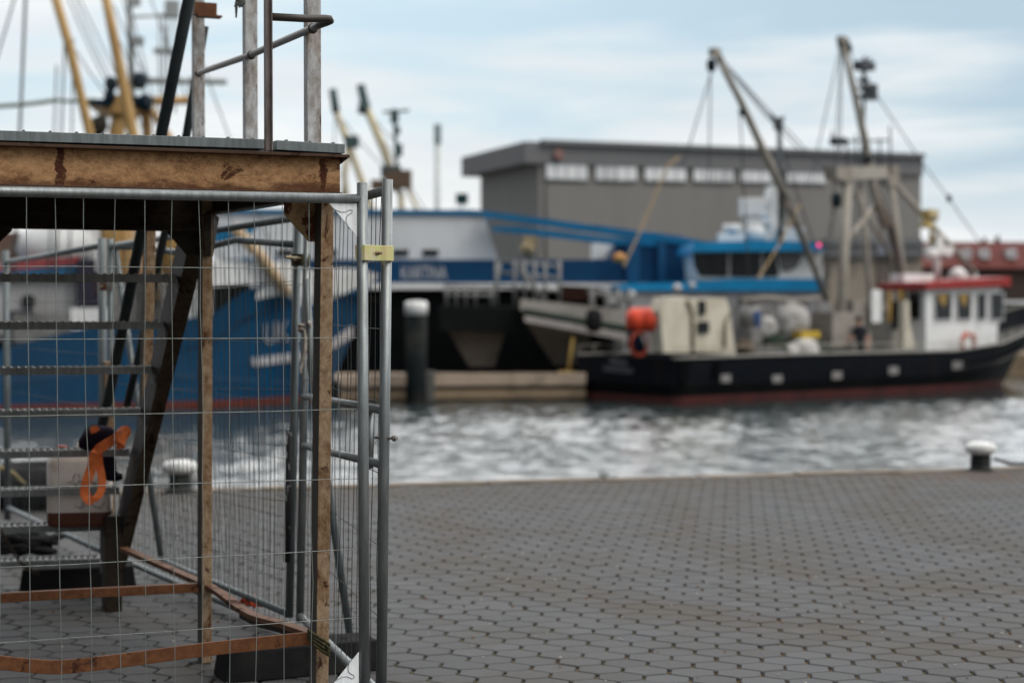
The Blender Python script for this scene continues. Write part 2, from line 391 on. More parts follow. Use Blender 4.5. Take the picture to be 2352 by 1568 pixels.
gr = noise(nt, lk, tc, 260, 3, .75)
col = mix(nt, lk, .35, col, mix(nt, lk, ramp(nt, lk, gr, .35, .68), (.026,.027,.029), (.112,.113,.116)))
dn = math_(nt, lk, 'MULTIPLY', sc_.outputs[0], ramp(nt, lk, noise(nt, lk, tc, 3.5, 5, .7), .28, .62))
col = mix(nt, lk, dn, col, (.052,.044,.035))
col = mix(nt, lk, math_(nt, lk, 'MULTIPLY', sc_.outputs[1], ramp(nt, lk, noise(nt, lk, tc, 4, 5, .7), .4, .65)), col, (.085,.045,.027))
sp_ = ramp(nt, lk, noise(nt, lk, tc, 75, 2, .5), .715, .74)
col = mix(nt, lk, sp_, col, (.03,.03,.03))
lk.new(col, bs.inputs['Base Color']); bs.inputs['Roughness'].default_value = .8; bs.inputs['Specular IOR Level'].default_value = .12
bump(nt, lk, bs, gr, .35, .0025)
me.materials.append(m)
o = bpy.data.objects.new('paving', me); COL.objects.link(o); struct(o)
# grit and litter lying in the joints
b = MB(); rnd = random.Random(3)
for _ in range(420):
    y = rnd.uniform(5.2, 15); x = rnd.uniform(-.32*y, .32*y); s_ = rnd.choice((.004,.005,.006,.009))
    if (Vector((x,y,0))-EA).dot(en) > -.35: continue
    R = Matrix.Rotation(rnd.uniform(0,6), 3, 'Z')
    c = Vector((x,y,.002)); q = [R@Vector(p) for p in ((-s_,-s_*.5,0),(s_,-s_*.7,0),(s_*1.2,s_*.6,0),(-s_*.7,s_*.5,0))]
    b.hexa([c+p for p in q], [c+p*.6+Vector((0,0,s_*.7)) for p in q], rnd.choice((0,0,0,1,1,2)))
o = b.build('gravel', [M('grit_pale', (.40,.38,.33), .8), M('grit_brown', (.20,.11,.05), .9), M('grit_dark', (.05,.05,.05), .9)]); o['kind'] = 'stuff'
# water
m, nt, lk, bs = newmat('harbour_water'); bs.inputs['Base Color'].default_value = (.020,.028,.029,1)
bs.inputs['Roughness'].default_value = .06; bs.inputs['IOR'].default_value = 1.5
tc = nt.new('ShaderNodeTexCoord').outputs['Object']
h = noise(nt, lk, mapping(nt, lk, tc, (.8,1.1,1)), 4.5, 4, .62)
bump(nt, lk, bs, h, 1.0, .024)
x0, x1, y0, y1, st = -22., 26., 14., 54., .075
xs = np.arange(x0, x1+.01, st); ys = np.arange(y0, y1+.01, st); nx, ny = len(xs), len(ys)
GX, GY = np.meshgrid(xs, ys); H = np.zeros_like(GX); rr = np.random.RandomState(11)
for k in range(56):
    L = .27*(7.5**rr.rand()); a = rr.normal(1.35, .75); ph = rr.rand()*6.28; amp = .0040*L**.95
    H += amp*np.sin(2*np.pi/L*(GX*np.cos(a)+GY*np.sin(a))+ph+.8*np.sin(GX*.3*rr.rand()+GY*.4*rr.rand()))
H *= .85+.25*np.sin(GX*.21+1)*np.sin(GY*.33)
ex = np.minimum(np.minimum(GX-x0, x1-GX), np.minimum(GY-y0, y1-GY)); H *= np.clip(ex/2, 0, 1)
VV = np.stack([GX,GY,WZ+H], -1).reshape(-1,3)
idx = (np.arange(ny-1)[:,None]*nx+np.arange(nx-1)[None]).reshape(-1,1)
fq = (idx+np.array([0,1,nx+1,nx])).tolist()
B0 = len(VV); xe = VV[[0,nx-1,nx*ny-1,nx*(ny-1)]][:,:2]
big = [(-400,-5),(400,-5),(400,150),(-400,150)]
VV = np.vstack([VV, [(p[0],p[1],WZ) for p in big]])
c0, c1, c2, c3 = 0, nx-1, nx*ny-1, nx*(ny-1)
fq += [[B0,B0+1,c1,c0],[B0+1,B0+2,c2,c1],[B0+2,B0+3,c3,c2],[B0+3,B0,c0,c3]]
me = bpy.data.meshes.new('water'); me.from_pydata(VV, [], fq); me.materials.append(m)
me.polygons.foreach_set('use_smooth', [True]*len(me.polygons)); me.update()
o = bpy.data.objects.new('water', me); COL.objects.link(o); struct(o)
# far shore
b = MB(); b.add([(-400,110,-.2),(400,110,-.2),(900,1500,-.2),(-900,1500,-.2)], [(0,1,2,3)])
b.add([(-400,110,-.2),(-400,110,-4),(400,110,-4),(400,110,-.2)], [(0,1,2,3)])
struct(b.build('far_shore_ground', M('shore_concrete', (.14,.135,.125), .9)))
# ================================================================== fence panels
WIRED = galv('backlit_wire', (.06,.066,.066), .6, .5)  # galvanised wire against the light, its backlit darkness put into the colour
def lerp(a, b, t): return a+(b-a)*t
def fence_panel(label, Ab, At, Bb, Bt, railA, railB, botA, botB, hz, n_wires, wr, pr=.0195, rr_=.0175, mat=GALV, wob=.002, plates=(), seed=1,
                railpts=None, group='wire mesh fence panels around the stairs', name='mesh_fence', seg=6, posts=(1,1), skew=None):
    """Ab/At, Bb/Bt: foot and head of the two posts; railA/B, botA/B: heights of top and bottom rail at each post; hz: heights of cross wires"""
    rnd = random.Random(seed)
    Ab, At, Bb, Bt = map(Vector, (Ab, At, Bb, Bt))
    def on(t, z):      # point of the panel at fraction t and height z
        fa = (z-Ab.z)/(At.z-Ab.z); fb = (z-Bb.z)/(Bt.z-Bb.z)
        p = lerp(lerp(Ab, At, fa), lerp(Bb, Bt, fb), t); p.z = z; return p
    rt = (lambda t: lerp(railA, railB, t)) if railpts is None else (lambda t: float(np.interp(t, [p[0] for p in railpts], [p[1] for p in railpts])))
    bt = lambda t: lerp(botA, botB, t)
    root = thing(name, (Ab+Bb)/2, label, 'fence', group)
    for k, (a, c) in enumerate(((Ab, At), (Bb, Bt))):
        if posts[k]: MB().tube([a, lerp(a,c,.5), c], pr, 16).build('post', mat, root)
    ts = [i/14 for i in range(15)] if railpts else [0, 1]
    MB().tube([on(t, rt(t)) for t in ts], rr_, 14).build('rail', mat, root)
    MB().tube([on(t, bt(t)) for t in (0,.5,1)], rr_, 14).build('rail', mat, root)
    mb = MB(); d = (Bb-Ab).normalized(); nrm = Vector((-d.y, d.x, 0))
    for i in range(1, n_wires):
        t = i/n_wires; top = rt(t); bot = bt(t); ph = rnd.uniform(0,6); am = rnd.gauss(0, wob)*1.5
        ps = []
        for k in range(seg+1):
            f = k/seg; z = lerp(bot, top, f)
            tt = t if skew is None else t+skew*(f-.5)
            if not 0 <= tt <= 1: tt = min(max(tt, 0), 1)
            p = on(tt, z)+d*(am*math.sin(ph+f*5)+rnd.gauss(0, wob*.5))+nrm*(rnd.gauss(0, wob)); ps.append(p)
        mb.tube(ps, wr, 5, caps=False)
    for z in hz:
        za, zb = (z if isinstance(z, tuple) else (z, z)); ps = []
        nn = 10; s1 = rnd.gauss(0, wob*1.2)
        for k in range(nn+1):
            t = k/nn; p = on(t, lerp(za, zb, t)+s1*math.sin(t*3.1)+rnd.gauss(0, wob*.4)); ps.append(p+nrm*(wr*2))
        mb.tube(ps, wr, 5, caps=False)
    mb.build('wire_mesh', GALVW if plates else WIRED, root)
    for (t, z, sx_, sz) in plates:       # pressed corner plate, a triangle with a star-shaped bead
        p0 = on(t, z); dd = d*sx_; zz = Vector((0,0,sz)); b = MB()
        off = nrm*-.003
        b.prism([p0+off, p0+dd*.10+off, p0+zz*.115+off], nrm*.003)
        star = []
        def q(u, v): return p0+off*1.3+dd*u+zz*v
        star = [q(.072,.036), q(.058,.030), q(.042,.030), q(.020,.026), q(.016,.032), q(.022,.040), q(.036,.044), q(.043,.052), q(.044,.068), q(.048,.075), q(.053,.070), q(.052,.056)]
        b.tube([q(.088,.018), q(.075,.024), q(.060,.030), q(.045,.030), q(.025,.021), q(.017,.025), q(.020,.033), q(.034,.041), q(.040,.050), q(.040,.066), q(.034,.082), q(.024,.092)], .0013, 6, 1)
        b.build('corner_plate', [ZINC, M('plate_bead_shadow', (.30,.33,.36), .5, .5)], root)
    return root, on
GRP = 'wire mesh fence panels around the stairs'
# front panel: from the right-hand post leftwards out of frame
R_t = at(832, 420, 5.07); PR = Vector((R_t.x, R_t.y, 0)); Lp = at(0, 700, 4.72)
dirv = (Vector((Lp.x, Lp.y, 0))-PR).normalized(); PL = PR+dirv*3.36
fr, onF = fence_panel('galvanised mesh fence panel in front of the rusty stairs, its wires nearest the viewer',
    PL+Vector((0,0,.03)), PL+Vector((0,0,2.04)), PR+Vector((.004,0,.03)), PR+Vector((0,0,R_t.z)), 1.984, 1.984, .236, .236,
    [1.736-.25*k+(.004 if k % 2 else 0) for k in range(6)], 35, .0015, wob=.0032, plates=[(1-.006, 1.984-.018, -1, -1), (1-.006, .254, -1, 1)], seed=4, seg=9)
# gate panel going back from the second post
Bt_ = at(890, 412, 5.15); Bb_ = at(876, 1568, 5.15); v = (Bb_-Bt_)/(Bb_.z-Bt_.z); Bb_ = Bt_+v*(.03-Bt_.z)
Ct = at(703, 482, 6.72); CP = Vector((Ct.x, Ct.y, 0)); Cb = CP+Vector((-.035,0,.10)); CT = CP+Vector((.008,0,2.09))
gt, onG = fence_panel('narrow mesh fence gate running back from the clamped post, two pipe bars across it', Cb, CT, Bb_, Bt_, 2.04, 2.022, .13, .19,
    [1.768, 1.515, 1.25, .985, .72, .46], 19, .0017, wob=.003, seed=9, seg=8)
for z0, z1 in ((1.172,1.224), (.938,1.026)):
    MB().tube([onG(-.01, z0), onG(.98, z1)], .0165, 14).build('crossbar', GALV, gt)
MB().tube([onG(.86, 1.20), onG(.86, .99)], .014, 12).build('latch_tube', GALV, gt)
p = onG(.9, 1.13); q_ = at(906, 1006, 5.12)
b = MB(); b.tube([at(862,1004,5.2), q_], .0055, 8); b.lathe([(.011,-.006),(.0125,-.003),(.0125,.003),(.011,.006)], q_, 6, axis=(q_-at(862,1004,5.2)))
b.lathe([(.009,-.004),(.006,.006)], q_+(q_-at(862,1004,5.2)).normalized()*.008, 8, axis=(q_-at(862,1004,5.2)))
b.build('latch_bolt', galv('steel_bolt', (.30,.28,.26), .45, .8), gt)
# two lapped panels between the gate and the far pair of posts, the second one sagging and skewed
D_t = at(253, 548, 8.4); DP = Vector((D_t.x, D_t.y, 0))
p3, on3 = fence_panel('fine mesh fence panel standing upright behind the stairs, hung from the rope-tied post', DP+Vector((0,0,.05)), DP+Vector((0,0,D_t.z)), CP+Vector((-.03,.02,.06)), CP+Vector((-.01,.02,2.04)),
    1.945, 2.02, .12, .03, [1.70,1.42,1.14,.86,.58,.32], 42, .0016, mat=GALVD, wob=.003, seed=12, posts=(1,0))
C1t = at(679, 500, 6.78); C1 = Vector((C1t.x, C1t.y, 0)); b4 = at(370, 1277, 8.35); t4 = at(262, 560, 8.5)
p4, on4 = fence_panel('skewed mesh fence panel with a sagging top rail and leaning far post', b4, t4, C1+Vector((-.035,0,.11)), C1+Vector((.012,0,2.03)),
    1.93, 1.90, .10, .125, [(1.66,1.72),(1.38,1.45),(1.10,1.20),(.82,.93),(.52,.66),(.3,.4)], 40, .0016, mat=GALVD, wob=.004, seed=21, railpts=[(0,1.945),(.18,1.93),(.4,1.885),(.62,1.915),(.7,1.935),(1,1.89)])
# black tape with torn white remains on its near post
a0 = at(667, 985, 6.78); a1 = at(662, 1290, 6.78)
m, nt, lk, bs = newmat('torn_black_tape'); tc = nt.new('ShaderNodeTexCoord').outputs['Object']
f = ramp(nt, lk, noise(nt, lk, mapping(nt, lk, tc, (1,1,.35)), 34, 5, .7), .57, .61)
lk.new(mix(nt, lk, f, (.012,.012,.013), (.42,.43,.42)), bs.inputs['Base Color']); bs.inputs['Roughness'].default_value = .6
MB().tube([a0, lerp(a0,a1,.5), a1], .0222, 16).build('tape', m, p4)
# far left panel
E_t = at(13, 575, 10.2); EP = Vector((E_t.x, E_t.y, 0)); E2 = at(234, 547, 8.5); E2P = Vector((E2.x, E2.y, 0))
p5, on5 = fence_panel('fine mesh fence panel beside the quay behind the stair treads, the farthest one', EP+Vector((0,0,.05)), EP+Vector((0,0,E_t.z)), E2P+Vector((0,0,.05)), E2P+Vector((0,0,E2.z)),
    1.90, 1.952, .14, .12, [1.62,1.30,.98,.66,.36], 40, .0017, mat=GALVD, wob=.002, seed=31, pr=.024)
# leaning strut beside the rope-tied post
b = MB(); sa_, sb_ = at(703,640,6.62), at(804,1462,6.70)
b.tube([sa_, at(716,850,6.62), at(745,1060,6.64), sb_], .0185, 14); b.box(sb_+Vector((0,0,-.01)), (.09,.06,.012))
tag(b.build('prop_pipe', GALVD), 'grey pipe strut slanting down from the rope-tied post to the paving', 'strut')
# clamps
m, nt, lk, bs = newmat('yellow_passivated_zinc'); tc = nt.new('ShaderNodeTexCoord').outputs['Object']
n_ = noise(nt, lk, tc, 16, 3, .5, .5)
col = mix(nt, lk, ramp(nt, lk, n_, .35, .65), (.72,.60,.30), (.62,.66,.26)); col = mix(nt, lk, ramp(nt, lk, noise(nt, lk, tc, 9, 2), .5, .7), col, (.78,.66,.50))
lk.new(col, bs.inputs['Base Color']); bs.inputs['Metallic'].default_value = .7; bs.inputs['Roughness'].default_value = .32; YZ = m
def clamp(c, right, w, h, label, YZ=YZ):
    c = Vector(c); r = Vector(right).normalized(); f = Vector((r.y, -r.x, 0)); 
    root = thing('pipe_clamp', c, label, 'clamp', 'couplers joining the fence posts')
    for sgn, nm in ((1, 'front_plate'), (-1, 'back_plate')):
        b = MB(); prof = [(-w/2,.014),(-w/2+.004,.024),(-w*.22,.0245),(-w*.12,.012),(w*.12,.012),(w*.22,.0245),(w/2-.004,.024),(w/2,.014)]
        fr_ = [c+r*u+f*(sgn*d_)+Vector((0,0,-h/2)) for u, d_ in prof]; bk = [p_+f*(sgn*-.003) for p_ in fr_]
        b.prism(fr_+bk[::-1], (0,0,h)); b.build(nm, YZ, root, bevel=.0012)
    b = MB(); b.tube([c-f*.03, c+f*.028], .0045, 8); b.lathe([(.0095,0),(.0095,.006),(.007,.009)], c+f*.0125, 6, axis=f)
    b.lathe([(.006,0),(.006,.014),(.0045,.016)], c+f*.02, 10, axis=f)
    b.build('bolt', galv('yellowed_bolt', (.42,.34,.22), .4, .8), root)
DKC = M('dark_clamp_steel', (.05,.045,.03), .5, .5, (.10,.085,.045), 20)
cA, cB = onF(1.0, 1.776), onG(1.0, 1.776); mid = (cA+cB)/2; mid.z = at(866,581,5.1).z
clamp(mid+Vector((0,-.004,0)), (cB-cA).to_2d().to_3d(), 0.158, .054, 'yellow zinc clamp with a bolt joining the two front posts')
cc = at(690, 597, 6.72); clamp(cc, (CP-C1), .10, .055, 'dark fence clamp with a long bolt, seen on the two posts further back', DKC)
b = MB(); b.tube([at(655,590,6.6), at(690,593,6.68)], .006, 8); b.lathe([(.012,-.005),(.012,.005)], at(667,591,6.63), 6, axis=(1,.2,0))
b.build('long_bolt', galv('yellowed_bolt'), [o for o in COL.objects if o.name.startswith('pipe_clamp')][-1])
c5 = at(243, 600+ (658-600), 8.4); clamp(c5, (DP-E2P), .10, .05, 'rust brown clamp around the far pair of fence posts', RUSTRAIL)
# rope tied on the post
ROPE = M('white_twisted_rope', (.62,.56,.49), .9, 0, (.42,.37,.31), 60, bmp=.6)
def twisted(b, pts, r, turns=40, mi=0):
    pts = [Vector(p) for p in pts]; L = []
    for a, c in zip(pts[:-1], pts[1:]):
        for k in range(8): L.append(lerp(a, c, k/8))
    L.append(pts[-1]); acc = 0
    for s_ in range(3):
        out_ = []; acc = 0
        for i, p_ in enumerate(L):
            d = (L[min(i+1,len(L)-1)]-L[max(i-1,0)]).normalized(); o_ = d.orthogonal().normalized(); bi = d.cross(o_)
            if i: acc += (p_-L[i-1]).length
            t = acc/(r*9)*2*math.pi+s_*2.094
            out_.append(p_+(o_*math.cos(t)+bi*math.sin(t))*r*.55)
        b.tube(out_, r*.62, 6, mi)
b = MB(); kx = at(700,750,6.66)
c0 = Vector((CP.x-.008, CP.y, at(700,752,6.7).z))
for dz_ in (-.012, .006): 
    b.tube([c0+Vector((.026*math.cos(t*.5236), .026*math.sin(t*.5236), dz_+.006*math.sin(t))) for t in range(12)], .0075, 8, closed=True)
b.ball(kx+Vector((.004,-.012,0)), .013); b.ball(at(707,744,6.63), .012); b.tube([kx, at(711,739,6.6), at(713,747,6.6), kx], .008, 8)
twisted(b, [at(701,755,6.62), at(702,775,6.61), at(701,800,6.61), at(697,822,6.62), at(693,842,6.63)], .008)
for k in range(7): b.tube([at(694+random.uniform(-2,2),832,6.62), at(691+random.uniform(-3,4),random.uniform(846,858),6.62)], .0018, 4)
twisted(b, [at(708,747,6.62), at(713,758,6.62), at(716,780,6.62), at(717,800,6.63)], .006)
tag(b.build('rope', ROPE), 'white twisted rope knotted round a grey post, frayed ends hanging', 'rope')
# rubber and concrete feet
def block(c, sx_, sy, sz, rz, label, mats=BLACKRUB, name='ballast_block'):
    b = MB(); R = Matrix.Rotation(rz, 3, 'Z'); hx, hy = sx_/2, sy/2
    bt_ = [(-hx,-hy),(hx,-hy),(hx,hy),(-hx,hy)]; k = .94
    b.hexa([Vector(c)+R@Vector((x,y,0)) for x,y in bt_], [Vector(c)+R@Vector((x*k,y*k,sz)) for x,y in bt_])
    for x in (-.3,-.1,.1,.3):
        b.tube([Vector(c)+R@Vector((x*sx_,0,sz-.02)), Vector(c)+R@Vector((x*sx_,0,sz+.004))], .024, 12)
    return tag(b.build(name, mats, bevel=.008), label, 'fence block', 'ballast blocks of the fence')
fa = g(500,1572); fb = g(850,1540); ctr = (fa+fb)/2; ang = math.atan2((fb-fa).y, (fb-fa).x)
block((ctr.x, ctr.y+.11, .0), (fb-fa).length*1.04, .22, .135, ang, 'long black block under the gate, beside the rusty front leg')
fc = g(180,1352); block((fc.x,fc.y,0), .64, .22, .135, math.radians(14), 'black block on the paving under the lowest stair tread')
b = MB(); c = g(600,1590)
b.prism([g(475,1600)+Vector((0,0,.0)), g(510,1592), g(690,1592), g(735,1610), g(760,1660), g(450,1660)], (0,0,.045))
tag(b.build('ballast_block', M('pale_concrete_foot', (.26,.26,.25), .85, bmp=.3), bevel=.006), 'pale flat concrete slab in front of the long black block', 'fence block', 'ballast blocks of the fence')
# ================================================================== the rusty stair platform
TF = math.radians(23.5); e1 = Vector((math.cos(TF), math.sin(TF), 0)); e2 = Vector((-math.sin(TF), math.cos(TF), 0)); UP = Vector((0,0,1))
o0 = at(735, 1000, 5.42)
st = thing('stair_platform', (o0.x, o0.y, 0), 'rusty steel platform on legs with grating stairs going down behind it', 'stairs', rz=TF)
fe = at(780, 400, 5.35); fe.z = 0          # front beam, right end
def FP(s, z, back=0.0): p = fe+e1*s+e2*back; p.z = z; return p     # s along the front (0 at the right end, negative to the left)
def s_at(x, y, back=0.0):      # where pixel (x, y) meets the front plane
    n_ = e2; d = ray(x, y); c = Vector((0,0,CZ)); t = ((fe+e2*back)-c).dot(n_)/d.dot(n_); p = c+d*t; return (p-fe).dot(e1), p.z
loc0 = Matrix.Rotation(-TF, 3, 'Z') @ (Vector((fe.x,fe.y,0))-Vector((o0.x,o0.y,0)))
def lx(x, y): s_, z = s_at(x, y); return loc0.x+s_, z
w1a, w1b = lx(128,340)[0], lx(148,340)[0]; w2a, w2b = lx(733,350)[0], lx(749,350)[0]
BEAM = rust('rusty_front_beam', (.45,.26,.125), (.27,.125,.05), (.075,.026,.014), .44, .60, 6, 26, (.75,1,1.15),
            strips=[(w1a,w1b,lx(138,432)[1],lx(138,338)[1]), (w2a,w2b,1.9,lx(741,364)[1])], darklo=.55, darkhi=.66, speck=1.0, base=2.035)
zb, zt = 2.015, 2.168
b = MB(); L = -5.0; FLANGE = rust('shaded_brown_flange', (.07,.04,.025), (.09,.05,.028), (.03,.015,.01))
b.box((FP(L/2,(zb+zt)/2)), (abs(L),.009,zt-zb-.02), Matrix.Rotation(TF,3,'Z'))
b.build('front_beam', BEAM, st)
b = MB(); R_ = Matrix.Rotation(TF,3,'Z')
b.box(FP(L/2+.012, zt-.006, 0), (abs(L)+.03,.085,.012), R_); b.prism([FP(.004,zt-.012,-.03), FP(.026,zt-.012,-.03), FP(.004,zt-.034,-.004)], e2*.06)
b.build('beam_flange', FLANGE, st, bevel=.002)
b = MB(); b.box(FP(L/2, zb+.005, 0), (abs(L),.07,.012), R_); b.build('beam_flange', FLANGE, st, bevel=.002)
# deck gratings: two pieces with a gap where the kick post stands
def deck(s0, s1, zt0, zt1, dep, th=.035):
    b = MB(); b.hexa([FP(s0,zt0-th,-.045), FP(s1,zt1-th,-.045), FP(s1,zt1-th,dep), FP(s0,zt0-th,dep)], [FP(s0,zt0,-.045), FP(s1,zt1,-.045), FP(s1,zt1,dep), FP(s0,zt0,dep)])
    k = s0+.04
    while k < s1:
        b.box(FP(k, lerp(zt0,zt1,(k-s0)/(s1-s0))+.002, -.03), (.008,.03,.006), R_); k += .09
    return b.build('deck_grating', GALVD, st, bevel=.0015)
sL, zL = s_at(0,297,-.045); sM, zM = s_at(610,320,-.045); sN, zN = s_at(635,322,-.045); sR, zR = s_at(792,331,-.045)
sl_ = (zM-zL)/(sM-sL)
deck(sL-3.2, sM, zL-.02, zM, 2.3); deck(sN, sR, zN, zR, 2.3)
# legs
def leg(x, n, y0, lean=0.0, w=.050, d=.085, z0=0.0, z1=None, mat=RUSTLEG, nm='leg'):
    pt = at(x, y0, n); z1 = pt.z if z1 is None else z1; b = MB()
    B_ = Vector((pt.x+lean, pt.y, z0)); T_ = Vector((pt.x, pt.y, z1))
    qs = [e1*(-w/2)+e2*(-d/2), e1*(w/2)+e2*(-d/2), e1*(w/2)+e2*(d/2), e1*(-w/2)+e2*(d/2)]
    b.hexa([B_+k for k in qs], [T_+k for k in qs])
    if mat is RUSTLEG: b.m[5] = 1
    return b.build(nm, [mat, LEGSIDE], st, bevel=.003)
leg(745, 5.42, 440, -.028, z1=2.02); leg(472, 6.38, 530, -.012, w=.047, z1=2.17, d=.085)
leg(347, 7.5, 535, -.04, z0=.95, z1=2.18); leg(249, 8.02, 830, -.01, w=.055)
leg(256, 7.45, 1200, 0, w=.085, d=.12, z1=.50, mat=RUSTDARK, nm='stringer_foot')
# cross beam between the middle legs, side beam, gussets
m1, m2 = at(-260,520,5.95), at(470,531,6.38); zz0, zz1 = 1.925, 2.165
b = MB(); b.bar(Vector((m1.x,m1.y,2.05)), Vector((m2.x,m2.y,2.05)), .012, .23); b.bar(Vector((m1.x,m1.y,1.94)), Vector((m2.x,m2.y,1.94)), .08, .016)
b.bar(Vector((m1.x,m1.y,2.0))+e2*-.09, Vector((m2.x,m2.y,2.0))+e2*-.09, .03, .012)
b.build('cross_beam', RUSTDARK, st)
s1_, s2_ = at(700,430,5.50), at(478,500,6.42)
b = MB(); b.bar(Vector((s1_.x,s1_.y,2.09)), Vector((s2_.x,s2_.y,2.09)), .012, .15); b.bar(Vector((s1_.x,s1_.y,2.015)), Vector((s2_.x,s2_.y,2.015)), .07, .012); b.build('side_beam', RUSTDARK, st)
b = MB(); s3_, s4_ = s2_+e2*.05, s2_+e2*1.0; b.bar(Vector((s3_.x,s3_.y,2.09)), Vector((s4_.x,s4_.y,2.09)), .012, .15); b.build('side_beam', RUSTDARK, st)
def gusset(px, n, mat): 
    P0 = [at(x,y,n) for x,y in px]; b = MB()
    c0_ = P0[0]; P1 = []
    for (x, y) in px:
        d = ray(x,y); c = Vector((0,0,CZ)); t = (c0_-c).dot(e2)/d.dot(e2); P1.append(c+d*t)
    b.prism(P1, e2*.01); b.build('gusset_plate', mat, st, bevel=.002)
gusset([(653,445),(653,492),(710,555),(739,555),(739,445)], 5.40, RUSTPLATE)
gusset([(384,500),(384,534),(429,586),(458,586),(458,500)], 6.34, RUSTDARK)
gusset([(486,490),(486,589),(468,589),(468,490)], 6.34, RUSTDARK)
gusset([(-70,500),(-70,625),(0,556),(28,529),(28,500)], 6.1, RUSTDARK)
b = MB(); b.prism([at(486,490,6.36), at(500,500,6.42), at(497,515,6.42), at(485,589,6.36)], e1*.008); b.build('gusset_plate', RUSTDARK, st)
# rails near the ground: bent front angle, straight middle one, bent side one
def flat(pts, w, h, nm, mat=RUSTRAIL, n=None):
    P = []
    for i in range(len(pts)-1):
        a, c = Vector(pts[i]), Vector(pts[i+1])
        for k in range(5): P.append(lerp(a,c,k/5))
    P.append(Vector(pts[-1])); 
    for _ in range(2): P = [P[0]]+[(P[i-1]+P[i]*2+P[i+1])/4 for i in range(1,len(P)-1)]+[P[-1]]
    vs = []; fs = []
    for i, p_ in enumerate(P):
        d = (P[min(i+1,len(P)-1)]-P[max(i-1,0)]); d.z = 0; d.normalize(); s_ = Vector((-d.y,d.x,0))
        vs += [p_-s_*w/2-UP*h/2, p_+s_*w/2-UP*h/2, p_+s_*w/2+UP*h/2, p_-s_*w/2+UP*h/2]
    for i in range(len(P)-1):
        for k in range(4): fs.append((i*4+k, i*4+(k+1)%4, i*4+4+(k+1)%4, i*4+4+k))
    fs += [(3,2,1,0), tuple(len(vs)-4+k for k in range(4))]
    b = MB(); b.add(vs, fs); return b.build(nm, mat, st, bevel=.0015)
flat([at(-330,1475,4.75), at(0,1521,4.96), at(125,1533,5.02), at(250,1520,5.10), at(470,1490,5.22), at(718,1464,5.42)], .012, .050, 'ground_rail')
flat([at(-260,1392,5.95), at(0,1371,6.12), at(455,1348,6.37)], .035, .040, 'ground_rail')
b = MB()
tp = [(283,1254,7.25),(380,1296,6.8),(476,1338,6.38),(510,1358,6.22),(552,1392,6.02),(590,1412,5.85),(640,1424,5.68),(716,1450,5.44)]
flat([at(x,y+6,n) for x,y,n in tp], .045, .020, 'ground_rail')
flat([at(x,y+14,n) for x,y,n in tp[4:]], .012, .045, 'ground_rail', RUSTDARK)
# stringer and treads
tz = lambda i: at(0,0,1).z*0+1.742-.2185*i
tn = lambda i: 6.5+.18*i
tX = lambda i: -(1.534+.1032*i)*1.0
def tpos(i): n = tn(i); return Vector((tX(i)*1.0, n*K, tz(i)))
ED = Vector((math.cos(math.radians(13)), math.sin(math.radians(13)), 0)); EN = Vector((-ED.y, ED.x, 0))
a_ = [at(429,545,6.36), at(466,545,6.34)]; z_ = [at(272,1335,7.66), at(290,1285,7.62)]
# right stringer: inner web facing the treads, wide edge towards the viewer
b = MB(); T0, T1 = at(410,540,6.62), at(434,560,6.40); T2 = at(474,560,6.36)
B0_, B1_ = at(236,1345,7.80), at(278,1345,7.60); B2 = at(282,1300,7.56)
b.add([T0,T1,T2,at(446,540,6.70), at(232,1350,7.92),at(254,1350,7.66),at(292,1290,7.58),at(266,1350,7.98)], [(0,1,5,4),(2,3,7,6),(3,0,4,7),(0,3,2,1),(4,5,6,7)], 0)
b.add([T1,T2,at(292,1290,7.58),at(254,1350,7.66)], [(0,1,2,3)], 1)
b.build('stringer', [STRING, STRINGEDGE], st)
for i in range(8):
    p_ = tpos(i); b = MB(); wd = 1.35; th = .034; dp = .19
    c = p_-ED*(wd/2)+EN*(dp/2); Rt = Matrix((ED, EN, UP)).transposed()
    b.box(c+EN*(-dp/2+.003)-UP*(th/2), (wd,.005,th), Rt); b.box(c+EN*(dp/2-.003)-UP*(th/2), (wd,.005,th), Rt)
    b.box(c+ED*(wd/2-.003)-UP*(th/2), (.006,dp,th), Rt)
    k = 0
    while k < wd-.02:          # serrated bearing bars from front to back
        q0 = p_-ED*(.012+k); b.bar(q0-UP*.013, q0+EN*dp-UP*.013, .003, .026)
        b.prism([q0-UP*.001-ED*.012, q0-UP*.001+ED*.012, q0+UP*.0075], EN*.05)
        k += .034
    for u in (.05,.10,.15): b.bar(p_+EN*u-UP*.004, p_+EN*u-ED*wd-UP*.004, .004, .006)
    b.box(p_+ED*.004-UP*.05-EN*-.03, (.006,.07,.06), Rt)
    b.build('tread', TREAD, st)
# unseen deck and beams, added above the frame to shade the ground below
b = MB(); b.hexa([FP(-5.2,4.55,-.05),FP(.0,4.55,-.05),FP(.0,4.55,2.4),FP(-5.2,4.55,2.4)], [FP(-5.2,4.60,-.05),FP(.0,4.60,-.05),FP(.0,4.60,2.4),FP(-5.2,4.60,2.4)])
b.build('shade_deck', GALVD, st)
b = MB(); b.box(FP(-2.6,4.46,0), (5.2,.06,.16), R_); b.box(FP(-2.6,4.46,2.3), (5.2,.06,.16), R_); b.bar(FP(-.03,4.46,.05), FP(-.03,4.46,2.25), .06, .16); b.build('shade_deck_beam', RUSTPLATE, st)
